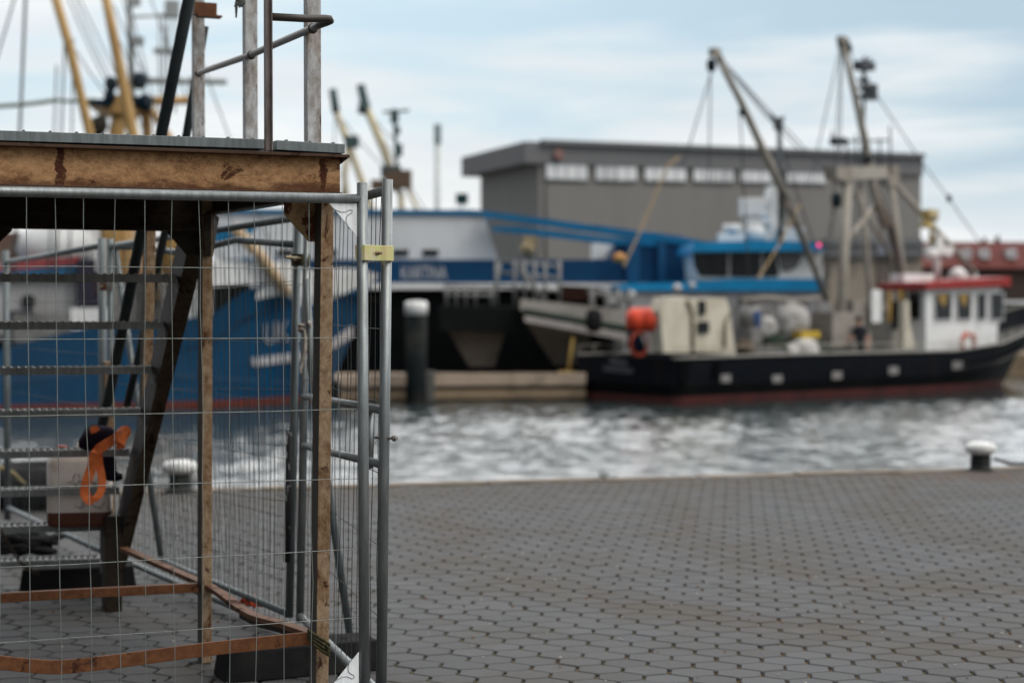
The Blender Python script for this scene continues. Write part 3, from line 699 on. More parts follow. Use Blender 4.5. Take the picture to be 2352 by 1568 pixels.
# upper guard rail
def gpost(x, n, nm='guard_post', w=.055):
    p_ = at(x, 322, n); b = MB(); b.box((p_.x,p_.y,(2.175+4.38)/2), (w,w*.9,4.38-2.175), R_); b.box((p_.x,p_.y,2.19), (.1,.1,.03), R_); b.build(nm, POSTPAINT, st, bevel=.002); return p_
g1, g2, g3 = gpost(456,7.1), gpost(575,6.2), gpost(718,5.46)
p_ = at(616,335,5.12); b = MB(); b.box((p_.x,p_.y,(2.16+3.3)/2), (.022,.030,3.3-2.16), R_); b.box((p_.x+.012,p_.y-.01,(2.16+3.3)/2), (.004,.034,3.3-2.16), R_); b.build('kick_post', rust('brown_grey_angle', (.20,.17,.16), (.15,.11,.09), (.07,.035,.02), .45, .6, 8, 24, (1,1,.3)), st)
b = MB(); TB = M('brown_handrail_paint', (.075,.068,.064), .45, .3, (.10,.055,.035), 9, bmp=.2)
bend = [at(735,57,5.24), at(752,51,5.22), at(759,48,5.21), at(757,44,5.20), at(745,43,5.19)]
b.tube([at(453,169,7.02), at(575,127,6.13), at(718,65,5.36)]+bend+[at(700,43,5.16), at(622,39,5.11)], .0142, 12); 
for q in ((456,168,7.0),(577,127,6.12),(718,66,5.36)): b.ball(at(*q), .02)
b.build('handrail', TB, st)
b = MB(); q = at(470,22,7.0); b.box(q, (.11,.05,.06), R_); b.box(q+Vector((.02,0,-.035)), (.12,.06,.01), R_); b.build('bracket', RUSTRAIL, st)
b = MB(); b.tube([at(440,-30,6.6), at(370,312,7.0), at(322,545,7.3), at(258,875,7.7), at(212,1075,8.0)], .029, 12); b.build('brace', DARKTUBE, st)
b = MB(); b.tube([at(470,60,7.3), at(428,312,7.4), at(376,545,7.6), at(318,820,7.9), at(292,930,8.0)], .022, 12); b.build('brace', DARKTUBE, st)
# twine round the foot of the front leg
b = MB(); TW = M('green_brown_twine', (.06,.055,.03), .95, 0, (.10,.09,.05), 40, bmp=.5)
for k in range(4): b.tube([at(708,1446+k*6,5.36), at(722,1456+k*8,5.33), at(742,1468+k*9,5.33), at(756,1480+k*8,5.37)], .006, 6)
for k in range(5): b.tube([at(748,1478+k*3,5.34), at(756+random.uniform(0,6),1490+k*5,5.32)], .0022, 4)
tag(b.build('twine', TW), 'green brown twine wound round the foot of the rusty front leg', 'rope')
b = MB()
for k in range(9):
    x = 548+random.uniform(-8,8); b.tube([at(555,2,6.1), at(x,random.uniform(4,14),6.08), at(x+random.uniform(-4,4),random.uniform(15,60) if k < 3 else random.uniform(8,20),6.08)], .004, 5)
b.ball(at(552,4,6.1), .022)
tag(b.build('rope', M('frayed_grey_rope', (.10,.11,.10), .95)), 'frayed grey rope end hanging from the middle guard post', 'rope')
# ---------------------------------------------------------------- things on and under the stairs
p_ = tpos(6); ctr = at(184,1203,7.50); ctr.z = tz(6)+.008
jc = thing('jerrycan', ctr, 'dirty white plastic jerrycan with a brown rest of liquid on a stair tread', 'jerrycan', rz=math.radians(8))
JW, JH, JD = .325, .385, .20
def rsec(w_, d_, r_, z, n=5):
    P = []
    for cx_, cy_, a0 in ((w_/2-r_,d_/2-r_,0),(-w_/2+r_,d_/2-r_,90),(-w_/2+r_,-d_/2+r_,180),(w_/2-r_,-d_/2+r_,270)):
        for k in range(n+1):
            a = math.radians(a0+90*k/n); P.append(Vector((cx_+r_*math.cos(a), cy_+r_*math.sin(a), z)))
    return P
def loft(secs, mb, mi=0, smooth=True):
    n = len(secs[0]); vs = [p for s_ in secs for p in s_]
    fs = [(i*n+k, i*n+(k+1)%n, (i+1)*n+(k+1)%n, (i+1)*n+k) for i in range(len(secs)-1) for k in range(n)]
    mb.add(vs, fs, mi, smooth); mb.add(secs[0], [tuple(range(n))[::-1]], mi); mb.add(secs[-1], [tuple(range(n))], mi)
m, nt, lk, bs = newmat('jerrycan_plastic'); tc = nt.new('ShaderNodeTexCoord').outputs['Object']
col = mix(nt, lk, ramp(nt, lk, noise(nt, lk, tc, 6, 6, .7), .45, .75), (.66,.585,.53), (.44,.37,.31)); lk.new(col, bs.inputs['Base Color'])
bs.inputs['Roughness'].default_value = .45; bs.inputs['Subsurface Weight'].default_value = .35; bs.inputs['Subsurface Radius'].default_value = (.05,.04,.03); JM = m
b = MB(); lz = .078; loft([rsec(JW,JD,.04,lz), rsec(JW,JD,.04,.20), rsec(JW*.995,JD,.04,.33), rsec(JW*.97,JD*.95,.05,.365), rsec(JW*.86,JD*.8,.05,JH)], b)
b.build('body', JM, jc, local=True)
b = MB(); loft([rsec(JW*.9,JD*.85,.04,0), rsec(JW*.98,JD*.97,.04,.012), rsec(JW,JD,.04,.03), rsec(JW,JD,.04,lz)], b)
b.build('liquid_base', M('brown_liquid_in_plastic', (.15,.055,.032), .4, 0, (.12,.045,.03), 5), jc, local=True)
b = MB(); b.lathe([(.028,0),(.028,.035),(.024,.038)], (-.09,0,JH), 16); b.build('cap', M('red_cap', (.3,.05,.03), .5), jc, local=True)
b = MB(); b.tube([(-.02,0,JH-.005),(0,0,JH+.045),(.09,0,JH+.045),(.11,0,JH-.005)], .013, 8); b.build('handle', JM, jc, local=True)
b = MB(); rnd = random.Random(5)
for zc, x0_, x1_ in ((.232,-.05,.13),(.112,-.015,.12),(.14,.02,.10)):
    x_ = x0_; ps = []
    while x_ < x1_:
        ps.append(Vector((x_, -JD/2-.0015, zc+rnd.uniform(-.012,.012)))); x_ += rnd.uniform(.006,.016)
    b.tube(ps, .0018, 4)
    for k in range(3):
        xx = rnd.uniform(x0_,x1_); b.tube([(xx,-JD/2-.0015,zc-.018),(xx+rnd.uniform(-.02,.03),-JD/2-.0015,zc+.022)], .0014, 4)
for k in range(14): b.ball((rnd.uniform(-.03,.05), -JD/2-.0005, rnd.uniform(.24,.31)), rnd.uniform(.0015,.004), seg=6)
b.build('scribble', M('black_marker', (.02,.02,.02), .8), jc, local=True)
# orange webbing strap draped over the tread above
def ribbon(b, pts, w_, side, th=.003, mi=0):
    P = [Vector(p) for p in pts]; Q = []
    for i in range(len(P)-1):
        p0, p1, p2, p3 = P[max(i-1,0)], P[i], P[i+1], P[min(i+2,len(P)-1)]
        for k in range(6):
            t = k/6; Q.append(.5*((2*p1)+(-p0+p2)*t+(2*p0-5*p1+4*p2-p3)*t*t+(-p0+3*p1-3*p2+p3)*t**3))
    Q.append(P[-1]); vs = []; fs = []
    for i, q in enumerate(Q):
        f = i/(len(Q)-1); s_ = side(f) if callable(side) else Vector(side)
        d = (Q[min(i+1,len(Q)-1)]-Q[max(i-1,0)]).normalized(); s_ = (s_-d*s_.dot(d)).normalized(); n_ = d.cross(s_)
        vs += [q-s_*w_/2-n_*th/2, q+s_*w_/2-n_*th/2, q+s_*w_/2+n_*th/2, q-s_*w_/2+n_*th/2]
    for i in range(len(Q)-1):
        for k in range(4): fs.append((i*4+k, i*4+(k+1)%4, i*4+4+(k+1)%4, i*4+4+k))
    b.add(vs, fs+[(3,2,1,0), tuple(len(vs)-4+k for k in range(4))], mi, False)
ORG = M('orange_webbing', (1.0,.25,.075), .75, 0, (.8,.17,.045), 20, bmp=.5, bsc=300)
b = MB(); SX = Vector((1,.1,.1))
ribbon(b, [at(270,1005,7.06), at(240,1022,7.04), at(218,1040,7.04), at(210,1075,7.06), at(199,1105,7.06), at(195,1130,7.08), at(203,1146,7.08), at(214,1149,7.09)], .05, lambda f: Vector((.5,.1,1)) if f < .28 else Vector((1,.5,.25)))
ribbon(b, [at(226,1030,7.10), at(228,1065,7.11), at(234,1095,7.11), at(233,1122,7.11), at(224,1140,7.10), at(212,1149,7.09)], .042, lambda f: Vector((1,.9,.2)))
ribbon(b, [at(256,1008,7.05), at(268,990,7.05), at(284,984,7.03), at(292,998,7.02), at(284,1014,7.03), at(272,1008,7.04)], .055, Vector((.35,.9,.5)))
ribbon(b, [at(262,1000,7.02), at(276,1004,6.99), at(288,1016,7.0), at(268,1022,7.03)], .045, Vector((.2,.3,1)))
ribbon(b, [at(208,990,7.1), at(218,984,7.12), at(224,990,7.12)], .03, Vector((.2,.3,1)))
tag(b.build('strap', ORG), 'orange webbing strap knotted on a stair tread with a loop hanging over the jerrycan', 'strap')
m = M('dark_purple_cloth', (.022,.016,.028), .9, 0, (.012,.010,.015), 14, bmp=.5)
b = MB(); secs = []
for k, (x, y, rw, rh) in enumerate(((182,1018,.012,.02),(196,1010,.03,.05),(215,1004,.045,.065),(235,1005,.045,.06),(252,1003,.04,.05),(266,1002,.02,.03))):
    c = at(x,y,7.18); secs.append([c+Vector((0,.07*math.cos(a*.5236)*min(1,rw*22), rh*math.sin(a*.5236)*(1+.15*math.sin(a*2.3+k)))) for a in range(12)])
loft(secs, b)
tag(b.build('cloth', m), 'dark purple cloth bundle lying on the tread beside the orange strap', 'cloth')
b = MB(); secs = []
for k, (x, y, rw, rh) in enumerate(((240,1040,.03,.03),(243,1060,.035,.05),(248,1085,.03,.05),(262,1098,.03,.04),(272,1090,.01,.02))):
    c = at(x,y,7.3); secs.append([c+Vector((rw*math.cos(a*.5236)*1.5, .04*math.sin(a*.5236), rh*.3*math.sin(a*.5236))) for a in range(12)])
loft(secs, b); tag(b.build('cloth', m), 'black cloth strip hanging under the tread at the right of the jerrycan', 'cloth')
# chain, black hoses, fender, orange line end
b = MB(); CH = rust('rusty_chain', (.06,.04,.025), (.09,.05,.025), (.03,.015,.01))
c0_, c1_ = at(2,1218,7.3), at(92,1318,7.75); nl = 22
for k in range(nl):
    c = lerp(c0_, c1_, k/nl); c.z -= .05*math.sin(math.pi*k/nl); d = (c1_-c0_).normalized(); s_ = Vector((0,0,1)) if k % 2 else Vector((.3,1,0))
    s_ = (s_-d*s_.dot(d)).normalized(); b.tube([c+d*(.017*math.cos(t*.785))+s_*(.009*math.sin(t*.785)) for t in range(8)], .0034, 6, closed=True)
tag(b.build('chain', CH), 'rusty chain hanging down to the black block below the stairs', 'chain')
b = MB(); rnd = random.Random(8); cg = g(60,1283)
for k in range(13):
    a = rnd.uniform(0,6.28); r_ = rnd.uniform(.07,.2); pts_ = [cg+Vector((r_*1.1*math.cos(a+t*.7)+rnd.uniform(-.03,.03), r_*.8*math.sin(a+t*.7), .03+.09*rnd.random()*math.exp(-r_*2)+.01*k*.6)) for t in range(8)]
    b.tube(pts_, rnd.uniform(.012,.026), 8)
tag(b.build('hose', BLACKRUB), 'tangled black hose heap on the paving under the stairs', 'hose')
b = MB(); c = g(78,1160); 
b.tube([c+Vector((.36*math.cos(t*.3927)+.1, .30*math.sin(t*.3927), .17)) for t in range(16)], .16, 12, closed=True)
tag(b.build('tyre', BLACKRUB), 'black tyre fender lying on the quay behind the jerrycan', 'tyre')
b = MB(); b.tube([at(-30,1060,10.6), at(28,1085,10.8), at(52,1108,10.9), at(75,1125,11.0)], .018, 8)
tag(b.build('mooring_rope', M('yellowed_rope', (.30,.24,.12), .9)), 'yellowed mooring rope slack above the black tyre', 'rope')
b = MB(); OR2 = M('orange_plastic_line', (.62,.08,.03), .7); rnd = random.Random(2)
for k in range(7):
    x = 556+k*6; ps = [at(x-6,1384+rnd.uniform(-3,3),7.25), at(x,1372+rnd.uniform(-4,4),7.27), at(x+7,1378+rnd.uniform(-3,3),7.22), at(x+10,1392+rnd.uniform(-3,3),7.2)]
    b.tube(ps, .008, 6)
tag(b.build('line', OR2), 'short orange line tied round the bottom rail of the fence', 'rope')
b = MB(); ribbon(b, [at(327,1090,8.6), at(336,1080,8.6), at(343,1092,8.6), at(330,1104,8.6)], .03, Vector((.2,.3,1)))
tag(b.build('strap', ORG), 'small orange scrap showing between stringer and leaning fence post', 'strap')
# ================================================================== bollards on the quay edge
BW = M('white_bollard_paint', (.74,.74,.72), .5, 0, (.55,.55,.53), 9, bmp=.2); BB = M('black_bollard_paint', (.022,.026,.026), .5, 0, (.05,.05,.045), 8)
def bollard(c, k, label):
    root = thing('bollard', c, label, 'bollard', 'mooring bollards on the quay edge')
    b = MB(); b.lathe([(.125,0),(.125,.012),(.100,.018),(.096,.06),(.094,.16)], c, 28); b.build('base', BB, root)
    b = MB(); b.lathe([(.094,.152),(.118,.160),(.142,.178),(.150,.205),(.146,.232),(.126,.254),(.08,.266),(.01,.270)], c, 32); b.build('cap', BW, root)
    root.scale = (k,k,k); return root
bollard(g(2252,1079), 1.0, 'black bollard with white cap on the open quay edge, a rope running off it')
bollard(g(413,1128), 1.0, 'black bollard with white cap seen through the fence mesh beside the stairs')
b = MB(); c = g(2262,1072); b.tube([c+Vector((.1,.02,.08)), c+Vector((.25,.05,.03)), c+Vector((.5,.11,.015)), c+Vector((1.2,.25,.02)), c+Vector((2.2,.45,.02))], .016, 8)
tag(b.build('mooring_rope', M('dark_mooring_rope', (.07,.06,.055), .9)), 'dark mooring rope running along the quay edge from the bollard', 'rope')
b = MB(); rnd = random.Random(4)
for k in range(16):
    c = g(1395+rnd.uniform(-22,22), 1098+rnd.uniform(-2,4)); b.tube([c, c+Vector((rnd.uniform(-.03,.03),0,.05)), c+Vector((rnd.uniform(-.09,.09),0,rnd.uniform(.06,.13)))], [.004,.003,.001], 4)
tag(b.build('weed', M('weed_green', (.05,.07,.03), .8)), 'small thin weed growing on the quay edge above the water', 'plant')
# ================================================================== helpers for boats
def hull(name, stations, mats, rows, root, deckmat, bottom=-.6):
    """stations: (u, [(half breadth, height) from rail down to keel]); rows: material per band between profile points"""
    b = MB(); n = len(stations[0][1]); ring = 2*n
    for u, pr in stations:
        b.v += [Vector((u, hb, w_)) for hb, w_ in pr]+[Vector((u, -hb, w_)) for hb, w_ in pr[::-1]]
    for i in range(len(stations)-1):
        for k in range(ring-1):
            if k == n-1: continue
            row = k if k < n-1 else ring-2-k
            b.f.append([i*ring+k, i*ring+k+1, (i+1)*ring+k+1, (i+1)*ring+k]); b.m.append(rows[row]); b.sm.append(True)
    for base in (0, (len(stations)-1)*ring):
        for k in range(n-1):
            b.f.append([base+k, base+k+1, base+ring-2-k, base+ring-1-k]); b.m.append(rows[k]); b.sm.append(False)
    o = b.build(name, mats, root, local=True)
    d = MB(); vs = []
    for u, pr in stations: vs += [Vector((u, pr[0][0]-.05, pr[0][1]-.75)), Vector((u, -pr[0][0]+.05, pr[0][1]-.75))]
    d.add(vs, [(2*i,2*i+1,2*i+3,2*i+2) for i in range(len(stations)-1)]); d.build('deck', deckmat, root, local=True)
    return o, BVHTree.FromPolygons([tuple(p) for p in b.v], b.f)
def on_hull(fr_, bvh, x, y, off=.03):      # where the sight line through a photo pixel meets the hull side
    d = fr_.R.transposed() @ ray(x, y); c = fr_.R.transposed() @ (Vector((0,0,CZ))-fr_.o)
    hit, nr, _, _ = bvh.ray_cast(c, d)
    if hit is None: return None
    if nr.dot(d) > 0: nr = -nr
    return hit+nr*off
def paint_on(fr_, bvh, polys, name, mat, root, thick=.02):
    b = MB(); fine = []
    for p in polys:
        if len(p) != 4: fine.append(p); continue
        p = [Vector(q) for q in p]
        for k in range(5): fine.append([tuple(lerp(p[0],p[3],k/5)), tuple(lerp(p[1],p[2],k/5)), tuple(lerp(p[1],p[2],(k+1)/5)), tuple(lerp(p[0],p[3],(k+1)/5))])
    polys = fine
    for poly in polys:
        P = [on_hull(fr_, bvh, x, y) for x, y in poly]
        if any(p is None for p in P): continue
        d = (Vector((0,0,CZ))-fr_.o); n_ = (P[1]-P[0]).cross(P[-1]-P[0]).normalized()*thick
        b.prism(P, n_ if n_.length else (0,0,.01))
    return b.build(name, mat, root, local=True) if b.v else None
def rope_between(b, p, q, r=.018, sag=.0, mi=0):
    p, q = Vector(p), Vector(q); b.tube([lerp(p,q,k/6)-Vector((0,0,sag*4*(k/6)*(1-k/6))) for k in range(7)], r, 5, mi, caps=False)
WHITE = M('white_ship_paint', (.86,.87,.86), .45, 0, (.72,.71,.69), 1.2)
CREAM = M('cream_ship_paint', (.66,.61,.50), .5, 0, (.52,.46,.36), 1.5)
BLUE = M('blue_hull_paint', (.001,.050,.135), .5, 0, (.002,.040,.105), .8)
BLUEM = M('blue_trim_paint', (.003,.16,.34), .5, 0, (.01,.13,.27), 1.0)
SKYB = M('light_blue_paint', (.010,.29,.60), .4, 0, (.012,.25,.52), 1.0)
NAVY = M('dark_navy_hull_paint', (.009,.011,.015), .5, 0, (.030,.022,.018), 2.2, lo=.52, hi=.74, stretch=(1,1,.15))
BLACK = M('black_hull_paint', (.003,.004,.0045), .6, 0, (.006,.006,.006), 1.2)
RED = M('red_lead_paint', (.095,.026,.022), .7, 0, (.05,.018,.016), 1.6)
REDROOF = M('red_roof_paint', (.33,.03,.025), .5, 0, (.25,.028,.024), 1.5)
TAN = M('tan_mast_paint', (.52,.33,.13), .5, 0, (.44,.26,.10), 1.2)
GREYM = M('pale_grey_mast_paint', (.42,.40,.35), .5, 0, (.30,.27,.22), .9)
MASTG = M('stone_grey_mast_paint', (.36,.33,.28), .5, 0, (.24,.21,.17), .9)
DECKM = M('dirty_deck', (.10,.095,.09), .8, 0, (.05,.05,.05), 2)
GLASS = M('dark_window_glass', (.008,.011,.013), .1, 0, (.012,.016,.018), 2, fine=0); GLASS.node_tree.nodes['Principled BSDF'].inputs['Specular IOR Level'].default_value = .3
WIRE = M('dark_rigging_wire', (.06,.065,.07), .6)
BLOCKM = M('dark_rigging_block', (.02,.03,.035), .6)
OCHRE = M('ochre_interior', (.42,.27,.08), .7, 0, (.30,.17,.05), 2)
ORANGE = M('orange_buoy_plastic', (.80,.085,.035), .5, 0, (.45,.05,.03), 3.5)
STEELG = M('grey_deck_gear', (.25,.245,.235), .55, .2, (.15,.145,.14), 2.5)
# ================================================================== black cutter moored on the far side
hK = Vector((.795,.607,0)).normalized(); aK = math.atan2(hK.y, hK.x); nK = Vector((-hK.y, hK.x, 0))
pS = at(1560, 932, 41.1); pS.z = WZ
HB = 2.45
FK = Frame(pS+nK*HB, aK)
kt = thing('fishing_cutter', FK.o, 'black fishing cutter with white wheelhouse under a red roof, moored across the water', 'boat', 'fishing boats in the harbour', aK)
def hk(x, y): return FK.px(x, y, -HB)
uB = FK.px(2292, 893, 0).x; uT = FK.px(2392, 752, 0)
st_ = []
Lw = uB; Ld = uT.x
prof = [(0,.90),(.03,.955),(.25,1.0),(.6,1.0),(.74,.92),(.84,.76),(.92,.50),(.97,.26),(1.0,.05)]
sheer_px = [(1560,824),(1700,819),(1900,812),(2050,806),(2150,799),(2215,790),(2265,779),(2352,760),(2392,752)]
for f, k in prof:
    u = f*Ld; ux = min(f*Lw*1.02, Lw) if f < 1 else Lw
    hbt = HB*k
    x_ = float(np.interp(f, [0,.16,.40,.60,.74,.84,.92,1.0], [1560,1700,1920,2085,2190,2250,2310,2392]))
    y_ = float(np.interp(x_, [p[0] for p in sheer_px], [p[1] for p in sheer_px]))
    wt = FK.pu(x_, y_, u).z if f > .55 else FK.px(x_, y_, -hbt).z
    wt += .95*max(0, (f-.66)/.34)**1.5
    st_.append((u, wt, hbt, ux))
b = MB(); n = 6; ring = 12; SW = []
for u, wt, hbt, ux in st_:
    f = u/Ld; wl = max(.04, hbt*(.93 if f < .7 else (.93-(f-.7)*1.6)))
    pr = [(u, hbt, wt), (lerp(u,ux,.25), lerp(hbt,wl,.3), wt*.60+.05), (lerp(u,ux,.62), lerp(hbt,wl,.65), wt*.42), (lerp(u,ux,.9), wl*1.01, .24), (ux, wl, 0.0), (ux*.99, wl*.85, -.6)]
    b.v += [Vector((a,h,w_)) for a,h,w_ in pr]+[Vector((a,-h,w_)) for a,h,w_ in pr[::-1]]
rows = [0,0,1,2,2]
for i in range(len(st_)-1):
    for k in range(ring-1):
        if k == n-1: continue
        row = k if k < n-1 else ring-2-k
        b.f.append([i*ring+k,i*ring+k+1,(i+1)*ring+k+1,(i+1)*ring+k]); b.m.append(rows[row]); b.sm.append(True)
for k in range(n-1): b.f.append([k,k+1,ring-2-k,ring-1-k]); b.m.append(rows[k]); b.sm.append(False)
b.build('hull', [NAVY, BLACK, RED], kt, local=True)
bvhK = BVHTree.FromPolygons([tuple(p) for p in b.v], b.f)
d = MB(); vs = []
for u, wt, hbt, ux in st_: vs += [Vector((u,hbt-.06,wt-.62)), Vector((u,-hbt+.06,wt-.62))]
d.add(vs, [(2*i,2*i+1,2*i+3,2*i+2) for i in range(len(st_)-1)]); d.build('deck', DECKM, kt, local=True)
b = MB()
for sg in (1,-1): b.tube([Vector((u,sg*(hbt+.01),wt+.02)) for u,wt,hbt,ux in st_], .045, 6)
b.build('rail', M('pale_rail_paint', (.30,.29,.26), .6), kt, local=True)
b = MB()
for sg in (-1,1):
    b.tube([Vector((u,sg*hbt*.97,wt+.30)) for u,wt,hbt,ux in st_ if u < Ld*.8], .014, 5)
    for i in range(22):
        u = Ld*.78*i/21; wt = float(np.interp(u,[s[0] for s in st_],[s[1] for s in st_])); hbt = float(np.interp(u,[s[0] for s in st_],[s[2] for s in st_]))
        b.tube([(u,sg*hbt*.97,wt),(u,sg*hbt*.97,wt+.30)], .012, 5)
b.build('railing', M('pale_cable', (.50,.48,.40), .6), kt, local=True)
# freeing ports, boot-top zincs, stern lettering
for x, y in ((1665,868),(1783,869),(1920,861),(2050,850),(2197,838)):
    paint_on(FK, bvhK, [[(x-11,y-8),(x-11,y+9),(x+11,y+8),(x+11,y-9)]], 'scupper', M('pale_scupper_plate', (.36,.34,.33), .6), kt)
def letters_on(fr_, bvh, body, x0, y0, x1, y1, name, mat, root, shear=0):
    vs, fs = text_polys(body); xs = [p.x for p in vs]; ys = [p.y for p in vs]; a0, a1, c0_, c1_ = min(xs), max(xs), min(ys), max(ys)
    P = [on_hull(fr_, bvh, x0+(p.x-a0)/(a1-a0)*(x1-x0), y1-(p.y-c0_)/(c1_-c0_)*(y1-y0)+shear*((p.x-a0)/(a1-a0)), .09) for p in vs]
    b = MB()
    keep = [f for f in fs if all(P[i] is not None for i in f)]
    b.add([p if p is not None else Vector((0,0,0)) for p in P], keep); return b.build(name, mat, root, local=True)
LET = M('white_lettering', (.52,.51,.53), .6)
LETG = M('grey_lettering', (.30,.29,.31), .6)
letters_on(FK, bvhK, 'RENA', 1407, 821, 1446, 836, 'lettering', LETG, kt, 4)
letters_on(FK, bvhK, 'HARLINGEN', 1392, 838, 1458, 852, 'lettering', LETG, kt, 6)
# dark fender plates on the side near the stern
for pl in ([(1556,828),(1556,872),(1577,876),(1577,828)],[(1640,830),(1632,866),(1645,866),(1654,830)]): paint_on(FK, bvhK, [pl], 'fender_plate', BLACK, kt, .08)
def K_(x, y, v=0.0): return FK.px(x, y, v)
# wheelhouse
vs_, vp_ = -1.75, -.05
ua, ub = K_(2127,700,vs_).x, K_(2302,700,vs_).x; wt_, wb_ = K_(2200,665,vs_).z, .7
b = MB(); b.hexa([(ua,vs_,wb_),(ub-.15,vs_*.9,wb_),(ub-.15,vp_,wb_),(ua,vp_,wb_)], [(ua,vs_,wt_),(ub+.15,vs_*.9,wt_+.12),(ub+.15,vp_,wt_+.12),(ua,vp_,wt_)])
wh = b.build('wheelhouse', WHITE, kt, local=True)
b = MB(); b.hexa([(ua-.25,vs_-.2,wt_),(ub+.45,vs_*.9-.2,wt_+.14),(ub+.45,vp_+.2,wt_+.14),(ua-.25,vp_+.2,wt_)], [(ua-.25,vs_-.2,wt_+.22),(ub+.45,vs_*.9-.2,wt_+.46),(ub+.45,vp_+.2,wt_+.46),(ua-.25,vp_+.2,wt_+.22)])
b.build('roof', REDROOF, kt, local=True)
def pane(pts, name, mats, root, ins=.06, ext=(0,-.03,0)):
    b = MB(); b.prism(pts, ext); return b.build(name, mats, root, local=True)
for x0_, x1_ in ((2146,2184),(2197,2229),(2243,2263),(2274,2303)):
    kx = .985
    def w_(x, y):
        q = K_(x, y, vs_); f = (q.x-ua)/(ub-ua); return K_(x, y, vs_*(1-.1*max(0,min(1,f)))-.012)
    f_ = pane([w_(x0_-3,672), w_(x0_-2,738), w_(x1_+1,736), w_(x1_+3,670)], 'window', M('window_frame_white', (.6,.6,.6), .5), kt)
    b = MB(); q = [w_(x0_,675)+Vector((0,-.035,0)), w_(x0_+1,733)+Vector((0,-.035,0)), w_(x1_-1,732)+Vector((0,-.035,0)), w_(x1_,673)+Vector((0,-.035,0))]
    b.add(q, [(0,1,2,3)], 0); c_ = (q[0]+q[3])/2
    b.prism([lerp(q[0],q[3],.1)+Vector((0,-.004,-.04)), lerp(q[0],q[2],.55)+Vector((0,-.004,0)), lerp(q[0],q[3],.75)+Vector((0,-.004,-.03))], (0,-.004,0), 1 if x0_ < 2240 else 0)
    b.build('pane', [GLASS, OCHRE], f_, local=True)
def aft(x, y, u=None): return FK.pu(x, y, ua-.02)
f_ = pane([aft(2088,668), aft(2088,735), aft(2118,735), aft(2118,668)], 'window', M('window_frame_white'  , (.6,.6,.6)), kt, ext=(-.03,0,0))
b = MB(); q = [aft(2090,671)+Vector((-.035,0,0)), aft(2090,732)+Vector((-.035,0,0)), aft(2115,732)+Vector((-.035,0,0)), aft(2115,671)+Vector((-.035,0,0))]; b.add(q, [(0,1,2,3)]); b.build('pane', GLASS, f_, local=True)
# gear on the wheelhouse roof: white mast with radar, yellow light bar
b = MB(); wm = K_(2152,640,0); tp_ = K_(2152,560,0); b.tube([wm, tp_], .13, 10); b.box(K_(2155,575,0), (.9,.6,.3)); b.box(K_(2150,556,0), (.35,.4,.5)); b.ball(K_(2140,585,-.3), .22); b.ball(K_(2172,580,.2), .24); b.ball(K_(2200,632,-.5), .28); b.box(K_(2212,634,.4), (.9,.6,.3))
b.box(K_(2095,640,0), (1.6,.6,.35))
b.build('radar_mast', WHITE, kt, local=True)
b = MB(); b.box(K_(2135,490,0), (.55,.4,.25)); b.box(K_(2130,519,0), (.6,.35,.10)); b.ball(K_(2145,500,0), .16); b.tube([K_(2138,480,0), K_(2140,560,0)], .07, 8); b.ball(K_(2125,512,.1), .2)
b.build('light_bar', M('yellow_gear', (.55,.40,.10), .5, 0, (.6,.58,.5), 3), kt, local=True)
# deckhouse front with door, ochre oilskins hanging, mid structure
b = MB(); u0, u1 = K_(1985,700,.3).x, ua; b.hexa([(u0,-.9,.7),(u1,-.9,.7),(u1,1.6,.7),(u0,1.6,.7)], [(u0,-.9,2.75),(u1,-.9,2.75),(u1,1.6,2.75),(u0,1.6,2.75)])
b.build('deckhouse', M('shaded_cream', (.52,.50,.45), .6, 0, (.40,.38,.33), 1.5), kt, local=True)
for x0_, x1_, y0_, y1_, mt in ((2000,2022,665,740,WHITE),(2038,2046,668,740,OCHRE),(2062,2078,666,745,OCHRE)):
    v0 = -.93; b = MB(); b.prism([K_(x0_,y0_,v0),K_(x0_,y1_,v0),K_(x1_,y1_,v0),K_(x1_,y0_,v0)], (0,-.05,0)); b.build('door' if mt is WHITE else 'oilskin', mt, kt, local=True)
b = MB(); v0 = -.93; b.prism([K_(2048,690,v0),K_(2048,755,v0),K_(2060,755,v0),K_(2060,690,v0)], (0,-.05,0)); b.build('hatch', GLASS, kt, local=True)
# A-frame, mast and booms
b = MB(); b.tube([K_(1929,800,-1.3), K_(1938,600,-1.1), K_(1946,405,-.8)], .155, 12); b.build('gantry_leg', MASTG, kt, local=True)
b = MB(); b.tube([K_(2094,800,.9), K_(2072,620,.9), K_(2042,405,.8)], .14, 12); b.build('gantry_leg', MASTG, kt, local=True)
b = MB(); b.bar(K_(1908,398,-1.1), K_(2050,396,1.1), .45, .42); b.box(K_(2040,405,.9), (.6,.5,.7)); b.box(K_(1935,402,-.8), (.5,.4,.5)); b.build('gantry_beam', MASTG, kt, local=True)
b = MB(); b.tube([K_(1975,420,.1), K_(1988,560,.1), K_(2010,800,.1)], .10, 8); b.tube([K_(1940,560,-.8), K_(2012,470,.6)], .09, 8); b.tube([K_(2036,400,.9), K_(2125,500,.3), K_(2240,628,0)], .10, 8); b.tube([K_(1960,440,0), K_(2030,560,.6), K_(2072,640,.8)], .08, 8); b.build('gantry_stay', MASTG, kt, local=True)
b = MB(); b.tube([K_(1934,92,0), K_(1962,210,0), K_(1988,330,0), K_(2006,440,.2), K_(2036,520,.3)], [.085,.11,.135,.15,.15], 12); b.box(K_(1934,92,0), (.3,.22,.22)); b.build('boom', MASTG, kt, local=True)
b = MB(); b.tube([K_(2000,400,.3), K_(2046,520,.3), K_(2072,640,.3), K_(2082,770,.3)], [.14,.15,.14,.12], 12); b.build('derrick_post', M('dark_weathered_mast', (.12,.10,.085), .6, 0, (.07,.06,.05), 1.2), kt, local=True)
